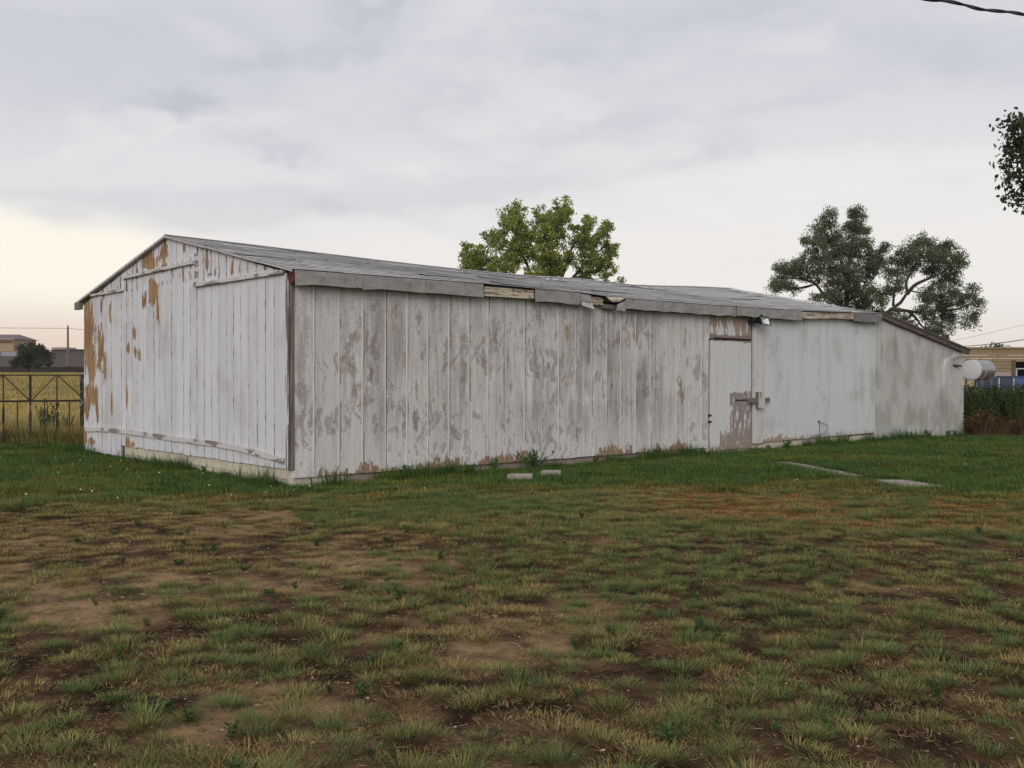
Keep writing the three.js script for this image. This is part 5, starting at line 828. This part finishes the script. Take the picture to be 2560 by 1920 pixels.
// ------------------------------------------------------------------ far right: tank, blue trailer, tan building
const z6 = (x, y, d) => U(2080 + x * 480 / 1896, 740 + y * 480 / 1896, d);
{
  const D = 33, c = z6(1375, 732, D), R = 25.0 / F * D, L = 1.05;
  const tank = thing('fuel_tank', 'silver cylindrical fuel tank on a stand right of the lean-to', 'tank', [c.x, 0, c.z], YAW);
  const sil = mat([0.34, 0.34, 0.35], 0.4, { metalness: 0.7 }), wht = mat([0.56, 0.55, 0.54], 0.6), st = mat([0.16, 0.14, 0.12], 0.8), y = c.y;
  const cy = new THREE.CylinderGeometry(R, R, L, 40, 1, true); cy.rotateZ(Math.PI / 2); cy.translate(L / 2, y, 0); part('shell', cy, sil, tank);
  const head = (x, s) => { const pr = []; for (let i = 0; i <= 8; i++) { const a = i / 8 * Math.PI / 2; pr.push(new THREE.Vector2(R * Math.sin(a), 0.05 * Math.cos(a))); } const g = new THREE.LatheGeometry(pr, 40); g.rotateZ(s * Math.PI / 2); g.translate(x, y, 0); return g; };
  part('end_cap', head(0, 1), wht, tank); part('end_cap', head(L, -1), sil, tank);
  const band = (x) => { const g = new THREE.TorusGeometry(R + 0.004, 0.012, 8, 48); g.rotateY(Math.PI / 2); g.translate(x, y, 0); return g; };
  part('rim', band(0.02), wht, tank); part('strap', band(0.36), mat([0.40, 0.46, 0.40], 0.6), tank);
  for (const x of [0.2, 0.85]) for (const z of [-0.25, 0.25]) part('leg', bar([x, -0.1, z * 1.3], [x, y - R * 0.72, z], 0.05), st, tank);
  for (const x of [0.2, 0.85]) part('saddle', bar([x, y - R * 0.76, -0.32], [x, y - R * 0.76, 0.32], 0.06), st, tank);
  part('filler_neck', (() => { const g = new THREE.CylinderGeometry(0.03, 0.03, 0.08, 12); g.translate(0.6, y + R + 0.02, 0); return g; })(), st, tank);
  part('pipe', tube([[-0.9, y + R + 0.05, 0.0], [-0.4, y + R + 0.07, 0], [-0.02, y + R + 0.01, 0], [0.1, y + R - 0.02, 0]].map((p) => new THREE.Vector3(...p)), 0.012, 16, 6), st, tank);
}
{
  // tan metal building
  const D = 75, b = thing('tan_building', 'long tan metal building with a dark open doorway behind the fuel tank', 'building', [atD(2360, D), 0, -D]);
  const X = (u) => atD(u, D) - atD(2360, D), Yp = (y) => z6(0, y, D).y, top = Yp(519);
  const tans = [mat([0.285, 0.205, 0.115], 0.8), mat([0.27, 0.19, 0.105], 0.8), mat([0.30, 0.215, 0.125], 0.8)];
  const xo0 = X(2529), xo1 = X(2640), w1 = X(3000), yo = Yp(632), rows = 7, h = (top - Yp(745)) / rows;
  let k = 0; for (let i = 0; i < rows; i++) { const y1 = top - i * h, y0 = y1 - h + 0.02; const segs = y0 > yo - 0.1 ? [[0, X(2480)], [X(2480) + 0.02, X(2560)], [X(2560) + 0.02, w1]] : [[0, X(2480)], [X(2480) + 0.02, xo0], [xo1, w1]]; for (const [a, e] of segs) part('siding_panel', box(a, e, y0, y1, -0.1, (i % 2) * 0.02), tans[k++ % 3], b); }
  part('base_band', box(0, xo0, Yp(788), Yp(745) - 0.0, -0.12, 0.015), mat([0.36, 0.28, 0.28], 0.8), b); part('lower_wall', box(0, xo0, -0.5, Yp(788), -0.12, 0.005), mat([0.42, 0.33, 0.17], 0.9), b); part('lower_wall', box(xo1, w1, -0.5, Yp(745), -0.12, 0.005), mat([0.3, 0.22, 0.13], 0.9), b);
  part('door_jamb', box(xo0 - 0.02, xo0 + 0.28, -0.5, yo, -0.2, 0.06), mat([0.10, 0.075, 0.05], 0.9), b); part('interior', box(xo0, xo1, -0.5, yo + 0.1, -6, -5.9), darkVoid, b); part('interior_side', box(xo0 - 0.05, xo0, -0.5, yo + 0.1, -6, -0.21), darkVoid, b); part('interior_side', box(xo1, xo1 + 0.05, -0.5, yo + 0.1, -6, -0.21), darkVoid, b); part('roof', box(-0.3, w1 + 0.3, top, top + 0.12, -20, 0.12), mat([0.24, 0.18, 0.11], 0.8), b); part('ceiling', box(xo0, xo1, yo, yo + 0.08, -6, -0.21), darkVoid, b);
  // white rail frame in the doorway
  const rl = thing('white_rail', 'white tubular rail frame standing in front of the dark doorway', 'rail', [atD(2541, 60), 0, -60]), wm = mat([0.5, 0.5, 0.5], 0.6), ry = z6(0, 715, 60).y; part('upright', bar([0, 0, 0], [0, ry, 0], 0.06), wm, rl); part('upright', bar([1.0, 0, 0], [1.0, ry, 0], 0.06), wm, rl); part('top_bar', bar([-0.03, ry, 0], [1.03, ry, 0], 0.06), wm, rl); part('cross_bar', bar([0.03, ry - 0.9, 0], [0.97, ry - 0.9, 0], 0.05), wm, rl);
  // blue trailer
  const Dt = 42, tr = thing('blue_trailer', 'blue high-sided trailer with white corner stakes behind the tall weeds', 'trailer', [atD(2494, Dt), 0, -Dt]);
  const tx = (u) => atD(u, Dt) - atD(2494, Dt), ty = z6(0, 792, Dt).y, blue = [mat([0.055, 0.085, 0.19], 0.6), mat([0.04, 0.055, 0.10], 0.6), mat([0.065, 0.10, 0.22], 0.6)], wl = tx(2640);
  part('side_panel', box(0.02, tx(2495.5), 0.55, ty - 0.03, -0.05, 0), blue[0], tr); let a = 0.04; [2532, 2580, 2639].forEach((u, i) => { part('side_panel', box(a, tx(u) - 0.05, 0.55, ty - 0.03, -0.05, 0), blue[(i + 1) % 3], tr); a = tx(u) + 0.05; });
  part('top_rail', box(0, wl, ty - 0.03, ty + 0.02, -0.08, 0.03), blue[1], tr); part('bed', box(0, wl, 0.45, 0.55, -1.9, 0), blue[1], tr); part('far_side', box(0, wl, 0.55, ty, -1.9, -1.85), blue[1], tr);
  for (const u of [2496.5, 2533]) part('stake', bar([tx(u), 0.5, 0.02], [tx(u) + 0.01, ty - 0.06, 0.02], 0.035), mat([0.6, 0.6, 0.55], 0.7), tr);
  for (const x of [0.6, 1.5]) { const g = new THREE.TorusGeometry(0.25, 0.1, 12, 28); g.translate(x, 0.35, 0.08); const wh = part('wheel', g, mat([0.02, 0.02, 0.02], 0.9), tr); part('hub', (() => { const q = new THREE.CylinderGeometry(0.16, 0.16, 0.1, 20); q.rotateX(Math.PI / 2); q.translate(x, 0.35, 0.08); return q; })(), mat([0.3, 0.3, 0.3], 0.5), wh); }
  // distant tree top over the roof
  const D5 = 140, tb = U(2493, 930, D5); tb.y = 0; tree('far_tree', 'small dark treetop just above the tan building roof', { seed: 67, base: tb, twig: 0.03, leaf: 0.3, asp: 0.6, dens: 55, tips: 3, cl: 0.4, droop: 0.2, pal: [[0.04, 0.055, 0.03], [0.05, 0.065, 0.035]], limbs: [{ p: [tb.clone(), U(2493, 890, D5), U(2493, 872, D5)], r: 0.2 }], clumps: pxClumps([[1590, 495, 45, 20], [1660, 495, 45, 22], [1710, 512, 30, 14], [1550, 512, 25, 14], [1630, 520, 100, 20], [1630, 560, 110, 40]], 2080, 740, 480 / 1896, D5, 3, 19) });
  const wm2 = mat([0.10, 0.095, 0.095], 0.8);
  solo('power_line', tube([z6(900, 515, 70), z6(1270, 499, 62), z6(1600, 471, 55), z6(1900, 430, 50), z6(2300, 360, 44)], 0.022, 40, 5), wm2, 'black wire sagging just above the tan building', 'power line');
  solo('power_line', tube([z6(1000, 480, 95), z6(1400, 398, 90), z6(1900, 282, 85), z6(2300, 180, 80)], 0.012, 40, 5), wm2, 'faint high wire slanting up over the tan building', 'power line');
}
{
  // twisted service cable overhead at the top right
  const pts = [[2150, -38], [2240, -16], [2323, -1], [2370, 3], [2410, 12], [2450, 23], [2490, 27], [2530, 31], [2570, 39], [2700, 72], [2900, 130]].map(([u, v], i) => U(u, v, 9.2 + i * 0.16));
  const cur = new THREE.CatmullRomCurve3(pts), N = 90, a = [], b = []; for (let i = 0; i <= N; i++) { const p = cur.getPointAt(i / N), k = i / N * 34; a.push(p.clone().add(new THREE.Vector3(0, Math.cos(k) * 0.007, Math.sin(k) * 0.007))); b.push(p.clone().add(new THREE.Vector3(0, -Math.cos(k) * 0.007, -Math.sin(k) * 0.007))); }
  const c = thing('service_cable', 'thick twisted black overhead cable crossing the top right corner', 'cable', [0, 0, 0]);
  part('strand', tube(a, 0.0125, 180, 6), mat([0.02, 0.02, 0.022], 0.6), c); part('strand', tube(b, 0.0115, 180, 6), mat([0.025, 0.025, 0.028], 0.6), c);
}
renderer.render(scene, camera);
